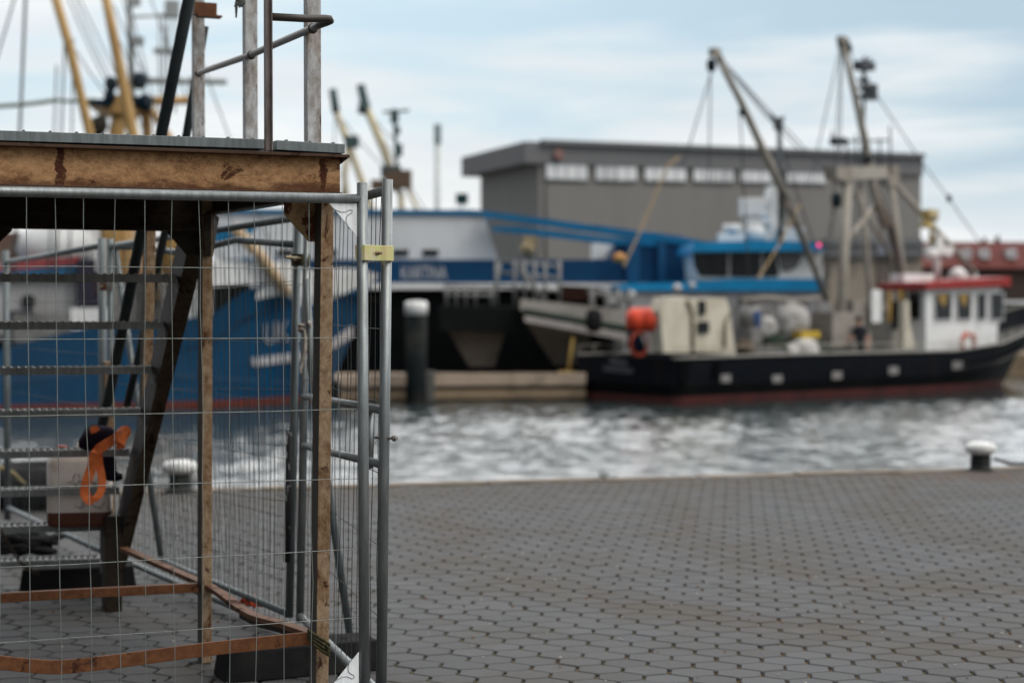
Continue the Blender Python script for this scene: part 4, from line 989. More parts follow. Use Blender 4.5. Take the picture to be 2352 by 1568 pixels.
b = MB(); b.tube([K_(1643,122,-2.0), K_(1700,230,-2.0), K_(1760,360,-1.9), K_(1808,462,-1.8)], [.085,.105,.125,.13], 12); b.box(K_(1642,121,-2.0), (.3,.22,.24)); b.build('boom', MASTG, kt, local=True)
b = MB(); b.tube([K_(1808,462,-1.8), K_(1838,535,-1.7), K_(1868,610,-1.5), K_(1898,690,-1.4)], [.12,.105,.10,.09], 12); b.box(K_(1806,468,-1.8), (.3,.25,.3)); b.build('boom_heel', M('brown_mast_paint', (.17,.15,.125), .6), kt, local=True)
b = MB(); b.tube([K_(1986,130,.9), K_(1984,260,.9), K_(1980,400,.9)], .06, 8); b.box(K_(1985,152,.9), (.7,.4,.3)); b.tube([K_(1968,150,.9), K_(2000,135,.9)], .05, 6)
for y in (185,202,222): b.box(K_(1984,y,.9), (.28,.28,.16))
b.box(K_(2002,212,.9), (.3,.3,.55)); b.build('antenna_mast', M('dark_antenna', (.09,.10,.11), .5, .3), kt, local=True)
b = MB(); b.tube([K_(1790,282,-.4), K_(1792,420,-.4), K_(1794,560,-.4)], .085, 8); b.tube([K_(1772,262,-.4), K_(1790,300,-.4), K_(1800,268,-.4)], .05, 6); b.box(K_(1788,285,-.4), (.22,.2,.4)); b.build('aft_mast', M('dark_antenna'  , (.09,.10,.11)), kt, local=True)
b = MB()
for p_, q_ in (((1912,325),(2046,322)),((1912,300),(1912,335)),((1930,312),(1930,345)),((1946,318),(1948,400)),((2044,290),(2046,400)),((1965,310),(1967,390)),((2020,318),(2022,392))):
    b.tube([K_(*p_,.5), K_(*q_,.5)], .035, 5)
b.box(K_(1925,325,.5), (.5,.3,.25)); b.build('antenna_rack', M('dark_antenna'   , (.09,.10,.11)), kt, local=True)
for x, y, v, s_ in ((1634,150,-2,.34),(1704,258,-2,.22),(1655,138,-2,.22),(1946,98,0,.2),(1950,112,0,.26),(1930,104,0,.22),(1922,460,-1,.42),(1994,365,0,.3),(2082,690,-.5,.32),(2047,398,1,.35),(2180,456,0,.22)):
    b = MB(); c = K_(x,y,v); s_ *= .72; b.lathe([(s_*.3,-s_*.8),(s_*.55,-s_*.5),(s_*.6,0),(s_*.55,s_*.5),(s_*.3,s_*.8)], c, 10); b.build('block', BLOCKM, kt, local=True)
b = MB()
for p_, q_, vv in (((1934,96),(2068,300),(0,0)),((2068,300),(2180,456),(0,0)),((2180,456),(2262,570),(0,0)),((1650,132),(1790,300),(-2,-.4)),((1650,128),(1935,430),(-2,-1)),((1662,140),(1850,360),(-2,-.4)),((1634,165),(1565,390),(-2,-2)),((1632,165),(1628,420),(-2,-2)),
    ((1930,108),(1858,430),(0,-1)),((1932,108),(1905,640),(0,-1)),((1934,115),(1930,330),(0,-1)),((1920,470),(1880,620),(-1,-1)),((1990,380),(2050,640),(.5,.5)),((1975,400),(1960,640),(.2,.2)),((1794,330),(1870,560),(-.4,-.6)),((1700,262),(1720,640),(-2,-1.6))):
    rope_between(b, K_(*p_,vv[0]), K_(*q_,vv[1]), .022, .05)
b.build('rigging', WIRE, kt, local=True)
each('tan_rope', M('tan_rope', (.42,.30,.16), .9), kt, True, lambda b: (rope_between(b, K_(1530,385,-2.2), K_(1432,612,-2.4), .03, .1), rope_between(b, K_(1560,360,-2.2), K_(1530,385,-2.2), .03)), lambda b: rope_between(b, K_(1838,470,-1.7), K_(1740,640,-2.2), .03, .1))
# stern: cream net gantry, drums, buoys
vA, vB = -1.9, .3
b = MB(); P = [(1524,810),(1516,715),(1528,684),(1576,681),(1586,700),(1588,810)]; b.prism([K_(x,y,vA) for x,y in P], (0,.5,0))
b.prism([K_(x,y,vA+.02) for x,y in [(1586,806),(1590,700),(1584,686),(1668,684),(1675,705),(1690,815)]], (0,.9,0))
b.build('net_gantry', CREAM, kt, local=True)
for pl in ([(1604,690),(1604,722),(1618,722),(1618,690)], [(1602,738),(1602,764),(1626,764),(1626,738)]):
    b = MB(); b.prism([K_(x,y,vA-.01) for x,y in pl], (0,-.06,0)); b.build('porthole', GLASS, kt, local=True)
b = MB(); b.tube([K_(1578,690,vA-.05), K_(1590,715,vA-.05), K_(1592,812,vA-.05)], .05, 8); b.tube([K_(1676,720,vA-.05), K_(1666,740,vA-.05), K_(1664,800,vA-.05)], .04, 8); b.build('pipe', M('olive_pipe', (.20,.19,.11), .6), kt, local=True)
b = MB(); dx = FK.R.transposed() @ Vector((1,-.2,0)); b.lathe([(.24,-.52),(.35,-.40),(.37,-.05),(.32,0),(.37,.05),(.37,.38),(.24,.50)], K_(1480,735,-1.2), 16, axis=dx); b.build('buoy', ORANGE, kt, local=True)
b = MB(); b.tube([K_(1448,800,-1.0), K_(1450,770,-1.0), K_(1470,790,-1.0), K_(1476,812,-1.0)], .14, 8); b.tube([K_(1510,735,-1.1), K_(1524,760,-1.1), K_(1518,810,-1.1)], .16, 8); b.tube([K_(1452,760,-1.0), K_(1472,812,-1.0)], .2, 8); b.build('roller_frame', M('navy_gear', (.012,.018,.035), .6), kt, local=True)
b = MB(); cR = K_(1468,790,-1.3); b.tube([cR+Vector((.34*math.cos(t*.524),0,.34*math.sin(t*.524))) for t in range(12)], .045, 8, closed=True); b.build('orange_ring', M('dull_orange_ring', (.36,.06,.03), .6), kt, local=True)
b = MB(); b.lathe([(.2,-.6),(.58,-.55),(.58,-.48),(.3,-.44),(.42,-.2),(.36,0),(.42,.2),(.3,.44),(.58,.48),(.58,.55),(.2,.6)], K_(1812,735,-.6), 18, axis=(.7,1,0)); b.lathe([(.2,-.35),(.36,-.3),(.36,.3),(.2,.35)], K_(1758,752,-.9), 14, axis=(.7,1,0)); b.build('winch', M('pale_winch_paint', (.50,.48,.46), .5, 0, (.17,.165,.16), 3.5), kt, local=True)
each('deck_gear', STEELG, kt, True, lambda b: b.box(K_(1740,735,-.4), (.7,.6,1.0)), lambda b: b.box(K_(1722,770,-.8), (.5,.6,.5)), lambda b: b.lathe([(.3,-.35),(.36,0),(.3,.35)], K_(1722,728,-.7), 12),
    lambda b: b.box(K_(1840,770,-.2), (.5,.7,1.3)), lambda b: b.tube([K_(1808,690,-.2), K_(1850,770,-.6)], .2, 8), lambda b: b.tube([K_(1900,730,-.5), K_(1860,800,-.8)], .12, 8))
each('deck_gear', M('blue_gear', (.02,.07,.22), .5), kt, True, lambda b: b.box(K_(1735,726,-.95), (.3,.2,.3)), lambda b: b.box(K_(1738,745,-.95), (.18,.2,.4)))
each('deck_box', M('stone_box_paint', (.34,.31,.27), .6, 0, (.24,.22,.19), 2), kt, True, lambda b: b.box(K_(1912,755,-1.0), (1.0,.9,1.1)), lambda b: b.box(K_(1960,745,-.3), (.9,.8,1.6)))
each('sack', M('white_sack', (.60,.58,.55), .9, 0, (.45,.43,.4), 4, bmp=.6), kt, True, lambda b: b.lathe([(.2,-.3),(.40,-.25),(.48,0),(.38,.3),(.2,.4)], K_(1848,806,-1.4), 12), lambda b: b.lathe([(.2,-.25),(.34,-.2),(.40,0),(.32,.2),(.15,.3)], K_(1818,810,-1.2), 12))
b = MB(); b.box(K_(1849,768,-1.2), (.85,.5,.22)); b.build('fish_box', M('yellow_plastic', (.62,.42,.05), .5), kt, local=True)
b = MB(); b.prism([K_(x,y,-1.9) for x,y in [(1735,812),(1742,800),(1800,800),(1806,812)]], (0,.6,0)); b.build('hatch_coaming', STEELG, kt, local=True)
b = MB(); b.prism([K_(x,y,-1.6) for x,y in [(2078,690),(2076,800),(2102,800),(2090,740),(2088,690)]], (0,.25,0)); b.build('cream_post', CREAM, kt, local=True)
rn_ = random.Random(12)
for x, y, v, r_, mt in ((1782,790,-1.3,.42,M('dark_green_net', (.03,.045,.035), .95, 0, (.06,.06,.05), 5, bmp=.8)),(1712,800,-1.5,.34,M('brown_net', (.10,.07,.045), .95, 0, (.05,.04,.03), 5, bmp=.8)),(1880,800,-1.4,.32,M('dark_green_net', (.03,.045,.035)))):
    b = MB(); c = K_(x,y,v); pr = [(.05,-.8),(.8,-.6),(1.0,-.1),(.85,.35),(.5,.65),(.05,.8)]
    b.lathe([(max(.03,p_[0]*r_), p_[1]*r_) for p_ in pr], c, 14)
    b.v = [c+(p_-c)*rn_.uniform(.82,1.15) for p_ in b.v]; b.build('net_pile', mt, kt, local=True)
b = MB(); b.tube([K_(1700,690,-.2), K_(1760,684,-.2), K_(1830,690,-.2), K_(1885,684,-.2)], .07, 8); b.tube([K_(1712,690,-.2), K_(1712,800,-.2)], .06, 6); b.tube([K_(1880,684,-.2), K_(1880,800,-.2)], .06, 6); b.build('drum_frame', M('stone_box_paint', (.3,.3,.3)), kt, local=True)
b = MB(); b.box(K_(1775,700,.9), (2.6,.7,.5)); b.box(K_(1770,740,.9), (2.0,.6,1.1)); b.build('engine_casing', M('shaded_grey_casing', (.16,.16,.16), .7, 0, (.10,.10,.10), 2), kt, local=True)
# life ring hanging on the wheelhouse
b = MB(); c = K_(2224,788,vs_-.42); b.tube([c+Vector((.33*math.cos(t*.3927),0,.33*math.sin(t*.3927))) for t in range(16)], .085, 10, closed=True)
lr = thing('life_ring', FK.o+FK.R@c, 'orange life ring hanging on the white wheelhouse of the black cutter', 'life ring', rz=aK)
b2_ = MB(); b2_.v = [p-c for p in b.v]; b2_.f = b.f; b2_.m = b.m; b2_.sm = b.sm; b2_.build('ring', M('faded_orange_ring', (.60,.13,.07), .6), lr, local=True)
b = MB()
for t in (0,4,8,12):
    a = t*.3927; q = Vector((.33*math.cos(a),0,.33*math.sin(a))); tg = Vector((-math.sin(a),0,math.cos(a)))
    b.tube([q-tg*.045, q+tg*.045], .093, 10)
b.build('band', WHITE, lr, local=True)
# the man at the rail
pc = K_(1976,790,-1.75); deckz = float(np.interp(pc.x,[s[0] for s in st_],[s[1] for s in st_]))-.62
man = thing('person', FK.o+FK.R@Vector((pc.x,pc.y,deckz)), 'person in dark navy clothes with bare forearm at the rail of the black cutter', 'person', rz=aK)
sk = [('pel',(0,0,.93),.135),('bel',(0,0,1.08),.145),('chest',(-.02,0,1.30),.165),('neckb',(-.05,0,1.46),.075),('neck',(-.07,0,1.53),.055),('head',(-.10,0,1.62),.085),('crown',(-.10,0,1.73),.07),
  ('hipL',(0,.10,.88),.10),('knL',(-.04,.11,.48),.065),('anL',(.02,.11,.09),.045),('toL',(-.14,.12,.04),.038),('hipR',(0,-.10,.88),.10),('knR',(-.02,-.11,.48),.065),('anR',(.04,-.11,.09),.045),('toR',(-.12,-.12,.04),.038),
  ('shL',(-.02,.19,1.42),.07),('elL',(-.10,.27,1.14),.05),('wrL',(-.28,.22,.98),.034),('shR',(-.01,-.19,1.42),.07),('elR',(.05,-.27,1.13),.05),('wrR',(.00,-.33,.88),.034)]
ed_ = [('pel','bel'),('bel','chest'),('chest','neckb'),('neckb','neck'),('neck','head'),('head','crown'),('pel','hipL'),('hipL','knL'),('knL','anL'),('anL','toL'),('pel','hipR'),('hipR','knR'),('knR','anR'),('anR','toR'),('chest','shL'),('shL','elL'),('elL','wrL'),('chest','shR'),('shR','elR'),('elR','wrR')]
ix = {s_[0]: i for i, s_ in enumerate(sk)}; V_ = [s_[1] for s_ in sk]; R0 = [s_[2] for s_ in sk]; E_ = [(ix[a],ix[c]) for a,c in ed_]
for wr, dr, sd in (('wrL',Vector((-.9,-.2,-.35)),Vector((.2,-1,0))),('wrR',Vector((-.15,-.1,-1)),Vector((-1,.1,.1)))):
    w0 = Vector(V_[ix[wr]]); dr = dr.normalized(); sd = (sd-dr*sd.dot(dr)).normalized(); pal = len(V_); V_.append(tuple(w0+dr*.055)); R0.append(.032); E_.append((ix[wr],pal))
    for k, ln in enumerate((.075,.085,.08,.062)):
        o_ = sd*(k-1.5)*.019; a = len(V_); V_ += [tuple(w0+dr*.09+o_), tuple(w0+dr*(.09+ln*.5)+o_+Vector((-.01,0,-.006))), tuple(w0+dr*(.09+ln*.9)+o_+Vector((-.025,0,-.02)))]; R0 += [.0095,.009,.008]; E_ += [(pal,a),(a,a+1),(a+1,a+2)]
    a = len(V_); V_ += [tuple(w0+dr*.045-sd*.042), tuple(w0+dr*.08-sd*.055)]; R0 += [.011,.009]; E_ += [(pal,a),(a,a+1)]
me = bpy.data.meshes.new('body'); me.from_pydata(V_, E_, []); bo = bpy.data.objects.new('body', me); COL.objects.link(bo); bo.parent = man
mo = bo.modifiers.new('skin','SKIN'); mo.use_smooth_shade = True
for i, sv in enumerate(me.skin_vertices[0].data if me.skin_vertices else []): sv.radius = (R0[i], R0[i])
if not me.skin_vertices:
    import bmesh
    bm = bmesh.new(); bm.from_mesh(me); sl_y = bm.verts.layers.skin.verify()
    for i, v_ in enumerate(bm.verts): v_[sl_y].radius = (R0[i],R0[i]); v_[sl_y].use_root = (i == 0)
    bm.to_mesh(me); bm.free()
sb_ = bo.modifiers.new('smooth','SUBSURF'); sb_.levels = 1; sb_.render_levels = 2
m, nt, lk, bs = newmat('skin_and_navy_clothes'); tc = nt.new('ShaderNodeTexCoord').outputs['Object']; sx = nt.new('ShaderNodeSeparateXYZ'); lk.new(tc, sx.inputs[0])
head = ramp(nt, lk, sx.outputs[2], 1.50, 1.505); arm = math_(nt, lk, 'MULTIPLY', ramp(nt, lk, math_(nt, lk, 'ABSOLUTE', sx.outputs[1]), .205, .21), ramp(nt, lk, sx.outputs[2], 1.20, 1.19))
skn = math_(nt, lk, 'MAXIMUM', head, math_(nt, lk, 'MULTIPLY', arm, ramp(nt, lk, sx.outputs[2], .60, .61)))
lk.new(mix(nt, lk, skn, (.012,.015,.024), (.42,.20,.13)), bs.inputs['Base Color']); bs.inputs['Roughness'].default_value = .8
me.materials.append(m)
b = MB(); b.lathe([(.088,-.03),(.098,.02),(.094,.07),(.06,.11),(.01,.12)], (-.085,0,1.68), 16); b.build('hair', M('dark_brown_hair', (.035,.022,.015), .8, bmp=.5), man, local=True)
# ================================================================== landing stage, gangway and pile across the water
WOOD = M('pale_jetty_planks', (.44,.35,.27), .8, 0, (.27,.21,.16), 1.6, stretch=(1,6,1)); WOODD = M('wet_jetty_timber', (.27,.20,.13), .8, 0, (.16,.12,.08), 1.6); DKG = M('dark_jetty_side', (.025,.03,.026), .8)
jl, jr = at(780,922,42.6), at(1345,916,43.6)
jd = (Vector((jr.x-jl.x, jr.y-jl.y, 0))).normalized(); jn = Vector((-jd.y, jd.x, 0)); jL = (jr-jl).to_2d().length
jt = thing('floating_jetty', (jl.x, jl.y, WZ), 'low floating jetty with pale planks, moored behind the stern of the black cutter', 'jetty', rz=math.atan2(jd.y, jd.x))
def jbox(nm, v0, v1, z0, z1, mat, u0=0, u1=jL):
    b = MB(); b.hexa([(u0,v0,z0),(u1,v0,z0),(u1,v1,z0),(u0,v1,z0)], [(u0,v0,z1),(u1,v0,z1),(u1,v1,z1),(u0,v1,z1)]); return b.build(nm, mat, jt, local=True, bevel=.02)
jbox('float', .05, 6.0, -.3, .50, DKG); jbox('wale', -.06, .05, .06, .34, WOODD); jbox('walkway', -.05, 6.05, .50, .62, WOOD); jbox('edge_board', -.09, -.05, .46, .84, WOOD)
b = MB(); b.tube([Vector((jL*.955,1.2,.6)), Vector((jL*.985,1.4,1.9))], .05, 8); b.box((jL*.95,1.1,.72), (.5,.4,.25)); b.build('yellow_post', M('yellow_post_paint', (.50,.34,.10), .6), jt, local=True)
b = MB(); b.tube([Vector((jL*.585,.3,.6)), Vector((jL*.585,.3,.8))], .07, 8); b.box((jL*.585,.3,.8), (.3,.12,.06)); b.build('cleat', M('yellow_post_paint'  , (.50,.34,.10)), jt, local=True)
pc = at(956,906,41.9)
pl = thing('mooring_pile', (pc.x,pc.y,WZ), 'thick black mooring pile with a white cap in front of the jetty', 'mooring pile')
tpz = at(956,692,41.9).z
b = MB(); b.lathe([(.31,-2),(.31,tpz-.36-WZ)], (0,0,0), 24); b.build('shaft', M('black_pile', (.009,.012,.013), .7, 0, (.035,.035,.03), 1.2), pl, local=True)
b = MB(); b.lathe([(.335,tpz-.40-WZ),(.335,tpz-.04-WZ),(.27,tpz-WZ),(.01,tpz+.02-WZ)], (0,0,0), 24); b.build('cap', WHITE, pl, local=True)
b = MB(); q = at(978,900,42.0); b.box((q.x-pc.x,.3,.5), (.5,.5,.9)); b.build('guide_bracket', M('grey_bracket', (.12,.12,.11), .7), pl, local=True)
# landing platform on raking concrete piers
def PX(px, n): return [at(x,y,n) for x,y in px]
lp = at(1100,830,46.5)
ld = thing('landing_platform', (lp.x,lp.y,WZ), 'dark landing platform on raking concrete piers behind the floating jetty', 'landing stage')
b = MB(); b.prism(PX([(1008,702),(1200,706),(1200,766),(1012,758)], 46.0), (0,5,0)); b.build('fascia', M('black_fascia', (.010,.012,.012), .7), ld)
CP_ = M('brown_concrete_pier', (.13,.115,.095), .85, 0, (.07,.062,.055), 1.0)
for px in ([(1018,740),(1165,745),(1136,842),(1078,842)], [(1196,722),(1365,745),(1330,840),(1272,838)]):
    b = MB(); b.prism(PX(px, 46.6), (0,3.5,0)); b.build('pier', CP_, ld)
b = MB(); z0 = 46.3
for x in (1026,1048,1070,1092,1128): b.tube([at(x,656,z0), at(x,704,z0)], .05, 6)
for y in (655,676): b.tube([at(1020,y,z0), at(1135,y+2,z0)], .045, 6)
for x in (1140,1182,1205,1228,1252,1285): b.tube([at(x,598,z0+1), at(x,706,z0+1)], .06, 6)
for y in (598,625,655): b.tube([at(1135,y,z0+1), at(1290,y+14,z0+1)], .05, 6)
b.tube([at(1190,608,z0+1), at(1262,706,z0+1)], .07, 6); b.tube([at(1150,600,z0+1), at(1130,706,z0+1)], .05, 6)
b.build('railing', M('galvanised_handrail', (.25,.25,.245), .5, .3), ld)
gw = thing('gangway', at(1300,720,45.2), 'pale gangway sloping down to the stern of the black cutter', 'gangway')
b = MB(); b.prism(PX([(1195,686),(1440,712),(1440,752),(1195,712)], 45.0), (0,1.6,0)); b.build('walkway', M('pale_gangway_deck', (.40,.375,.34), .6, 0, (.30,.28,.25), 1.2), gw)
b = MB(); b.prism(PX([(1205,724),(1450,766),(1450,784),(1205,738)], 44.6), (0,.3,0)); b.build('beam', M('pale_gangway_beam', (.46,.43,.41), .6), gw)
b = MB(); b.tube([at(1200,716,44.8), at(1450,757,44.8)], .12, 8); b.build('pipe', M('dark_green_pipe', (.03,.045,.035), .6), gw)
b = MB()
for x in (1360,1395,1420,1445): b.tube([at(x,664,45.6), at(x,724,45.6)], .09, 6)
b.tube([at(1350,668,45.6), at(1455,690,45.6)], .08, 6); b.build('railing', M('galvanised_handrail'  , (.42,.42,.41)), gw)
b = MB(); c = at(1364,736,44.0); b.lathe([(.14,-.36),(.24,-.22),(.27,0),(.24,.22),(.14,.36)], c, 14); tag(b.build('fender', BLACKRUB), 'round dark fender hanging under the pale gangway', 'fender')
# ================================================================== big blue and white trawler behind the landing
NB = 52.0
def BX(mb, px, n, depth, mi=0): mb.prism(PX(px, n), (0,depth,0), mi)
hz_ = at(1100,840,NB); 
bt = thing('trawler', (hz_.x, hz_.y, WZ), 'big trawler with white deckhouse, blue name strake and black hull, moored side-on', 'ship', 'fishing boats in the harbour')
b = MB(); BX(b, [(520,662),(1330,660),(1660,656),(1640,760),(1560,905),(540,905)], NB, 9); b.build('hull', BLACK, bt)
b = MB(); BX(b, [(520,596),(1150,596),(1410,596),(1660,590),(1665,652),(520,652)], NB-.04, 9.2); b.build('strake', BLUE, bt)
b = MB(); BX(b, [(518,650),(1665,650),(1662,664),(518,664)], NB-.25, 9.8); b.build('rubbing_band', WHITE, bt)
b = MB(); BX(b, [(490,487),(1110,493),(1144,597),(490,597)], NB+.6, 7.5); b.build('deckhouse', M('pale_grey_deckhouse', (.78,.80,.81), .5, 0, (.68,.70,.71), .9), bt)
b = MB(); BX(b, [(486,478),(1100,482),(1118,494),(486,489)], NB+.5, 7.8); b.build('roof_edge', BLUEM, bt)
for x in (655,755,920,989):
    f_ = MB(); BX(f_, [(x-18,573),(x-18,587),(x+18,587),(x+18,573)], NB+.55, .05); f_.build('window', GLASS, bt)
b = MB(); BX(b, [(1104,485),(1118,485),(1560,542),(1610,552),(1610,566),(1500,553),(1112,499)], NB-.1, .5); b.build('rail_beam', BLUEM, bt)
b = MB(); BX(b, [(1128,520),(1190,521),(1400,545),(1520,553),(1520,566),(1400,560),(1132,530)], NB-.1, .5); b.build('rail_beam', BLUEM, bt)
b = MB(); BX(b, [(1392,600),(1415,556),(1480,552),(1530,546),(1640,556),(1665,600)], NB-.02, 9); b.build('bow_bulwark', BLUE, bt)
b = MB(); BX(b, [(1366,556),(1412,556),(1392,594),(1366,594)], NB+2, 3); b.build('bow_locker', WHITE, bt)
b = MB(); BX(b, [(1440,556),(1470,556),(1470,652),(1440,652)], NB-.3, .4); BX(b, [(1512,552),(1530,552),(1530,652),(1512,652)], NB-.3, .4); b.build('bulwark_frame', M('mid_blue_frame', (.01,.085,.19), .5), bt)
b = MB(); b.ball(at(1422,592,NB-.6), .26, sz=.7); b.build('buoy', M('pale_orange_buoy', (.62,.30,.09), .5), bt)
b = MB(); b.ball(at(1212,572,NB+1), .28); b.box(at(1218,552,NB+1), (.5,.3,.4)); b.tube([at(1215,545,NB+1), at(1215,600,NB+1)], .06, 6); b.build('work_light', M('pale_ochre_gear', (.55,.42,.24), .6), bt)
b = MB(); cT = at(974,626,NB-.08); wT = (1026-922)/3267*NB; hT = 30/3267*NB; text_on(b, 'KARTINA', cT, (1,0,0), (0,0,1), wT, hT); b.build('lettering', M('white_name_lettering', (.62,.62,.64), .6), bt)
b = MB(); BX(b, [(1290,655),(1380,660),(1370,690),(1290,690)], NB-1.0, 1); b.build('anchor_pocket', M('rust_black', (.04,.02,.015), .8), bt)
# ================================================================== light blue boat with a tall white mast
NL = 47.5; lq = at(1740,720,NL)
lb = thing('wheelhouse_boat', (lq.x, lq.y, WZ), 'light blue roofed boat with dark wheelhouse windows and white radar mast behind the black cutter', 'boat', 'fishing boats in the harbour')
b = MB(); BX(b, [(1420,668),(1900,668),(1910,730),(1880,880),(1440,880)], NL, 6); b.build('hull', M('pale_grey_hull', (.40,.40,.41), .6, 0, (.20,.20,.21), .6), lb)
b = MB(); BX(b, [(1425,652),(1560,648),(1680,640),(1890,640),(1896,668),(1425,668)], NL-.1, 6); b.build('strake', SKYB, lb)
b = MB(); BX(b, [(1600,574),(1790,574),(1890,574),(1890,642),(1606,642)], NL, 4.5); b.build('wheelhouse', WHITE, lb)
b = MB(); BX(b, [(1594,556),(1780,552),(1888,558),(1892,576),(1590,578)], NL-.35, 5.2); b.build('roof', SKYB, lb)
for px in ([(1592,580),(1672,577),(1672,636),(1606,634),(1594,610)], [(1678,577),(1748,577),(1748,636),(1678,636)], [(1754,577),(1782,577),(1790,634),(1754,636)]):
    b = MB(); BX(b, px, NL-.05, .1); b.build('window', GLASS, lb)
b = MB(); BX(b, [(1786,580),(1846,580),(1832,612),(1815,622),(1796,622)], NL-.06, .1); b.build('window', M('grey_reflecting_glass', (.16,.16,.16), .2), lb)
b = MB(); b.prism(PX([(1750,555),(1762,470),(1772,425),(1790,425),(1798,480),(1806,555)], NL+1), (0,1.2,0)); b.build('radar_mast', WHITE, lb)
b = MB(); b.box(at(1733,463,NL+1), (1.0,.5,.25)); b.box(at(1724,478,NL+1), (.7,.6,.5)); b.box(at(1740,508,NL+1), (.9,.5,.2)); b.lathe([(.2,-.3),(.42,-.25),(.42,.2),(.2,.3)], at(1730,535,NL+1), 16); b.lathe([(.3,-.15),(.34,0),(.3,.15)], at(1682,525,NL+1), 14); b.box(at(1690,545,NL+1), (1.2,.5,.3)); b.box(at(1815,540,NL+1), (.9,.6,.5)); b.build('radar', WHITE, lb)
b = MB(); b.tube([at(1700,470,NL+1), at(1770,462,NL+1)], .10, 6); b.tube([at(1710,512,NL+1), at(1765,500,NL+1)], .08, 6); b.build('spreader', BLUEM, lb)
m, nt, lk, bs = newmat('red_navigation_light'); bs.inputs['Base Color'].default_value = (.9,.05,.12,1); bs.inputs['Emission Color'].default_value = (1,.04,.18,1); bs.inputs['Emission Strength'].default_value = 1.6
b = MB(); b.ball(at(1881,563,NL-.5), .06); b.build('navigation_light', m, lb)
b = MB()
for k, (x, y, s_) in enumerate(((1405,690,.3),(1452,676,.2),(1556,662,.26),(1590,655,.2))):
    b = MB(); b.ball(at(x,y,NL-.6), s_*.6); b.build('fender', M('white_fender', (.62,.62,.62), .5), lb)
# ================================================================== blue trawler on the left, seen through the fence
o0_ = at(0, 946, 38.6); o0_.z = WZ; aT = math.radians(19)
hbT = 3.3; hT_ = Vector((math.cos(aT), math.sin(aT), 0)); nT = Vector((-hT_.y, hT_.x, 0))
FT = Frame(o0_+nT*hbT, aT)
lt = thing('trawler', FT.o, 'blue trawler with tan booms and flared white bow, seen through the fence mesh', 'ship', 'fishing boats in the harbour', aT)
def T_(x, y, v=0.0): return FT.px(x, y, v)
def srow(px, pb, pw, hb, wl):   # top point, lower edge of the white band, water
    a = T_(px[0], px[1], -hb); return a
top_px = [(-260,880,3.3),(-20,806,3.3),(110,773,3.3),(228,746,3.3),(400,735,3.25),(484,724,3.15),(560,668,2.95),(640,640,2.6),(705,622,2.15),(780,614,1.5),(835,618,.8),(874,632,.06)]
sts = []
for i, (x, y, hb) in enumerate(top_px):
    t = T_(x, y, -hb); f = i/(len(top_px)-1)
    wl = {0:3.2,1:3.2,2:3.2,3:3.15,4:3.0,5:2.8,6:2.5,7:2.1,8:1.55,9:.95,10:.45,11:.04}[i]
    band = {0:.1,1:.1,2:.1,3:.1,4:.1,5:.1,6:.12,7:.2,8:1.05,9:.98,10:.62,11:.28}[i]
    sts.append((t.x, hb, t.z, wl, band))
uw = T_(742,926,0).x; ut = sts[-1][0]
b = MB(); n = 6; ring = 12
for u, hb, wt, wl, band in sts:
    k = max(0, (u-sts[5][0])/(ut-sts[5][0])); ux = u-(ut-uw)*k**1.5
    pr = [(u,hb,wt),(lerp(u,ux,.2),lerp(hb,wl,.18),wt-band),(lerp(u,ux,.55),lerp(hb,wl,.55),wt*.45),(lerp(u,ux,.93),lerp(hb,wl,.93),.2),(ux,wl,0),(ux,wl*.8,-.7)]
    b.v += [Vector((a,h,w_)) for a,h,w_ in pr]+[Vector((a,-h,w_)) for a,h,w_ in pr[::-1]]
for i in range(len(sts)-1):
    for kk in range(ring-1):
        if kk == n-1: continue
        row = kk if kk < n-1 else ring-2-kk
        mi = [0 if i < 7 else 1,0,0,2,2][row]
        b.f.append([i*ring+kk,i*ring+kk+1,(i+1)*ring+kk+1,(i+1)*ring+kk]); b.m.append(mi); b.sm.append(True)
b.build('hull', [M('deep_blue_hull', (.0,.062,.15), .5, 0, (.0,.048,.115), .8), WHITE, M('orange_red_bottom', (.22,.045,.025), .6)], lt, local=True)
bvT = BVHTree.FromPolygons([tuple(p) for p in b.v], b.f)
d = MB(); vs = []
for u, hb, wt, wl, band in sts: vs += [Vector((u,hb-.05,wt-.8)), Vector((u,-hb+.05,wt-.8))]
d.add(vs, [(2*i,2*i+1,2*i+3,2*i+2) for i in range(len(sts)-1)]); d.build('deck', DECKM, lt, local=True)
letters_on(FT, bvT, 'UK 2', 604, 742, 692, 790, 'lettering', M('weathered_lettering', (.40,.40,.42), .6), lt, -14)
paint_on(FT, bvT, [[(574,822),(580,840),(690,825),(690,808)],[(690,808),(690,825),(766,797),(764,778)],[(764,778),(766,797),(818,764),(815,740)]], 'bow_stripe', LET, lt, .05)
for pl in ([(0,872),(0,876),(220,858),(220,855)],[(400,860),(400,863),(690,880),(690,877)]): paint_on(FT, bvT, [pl], 'weld_line', M('pale_blue_seam', (.06,.13,.24), .5), lt, .01)
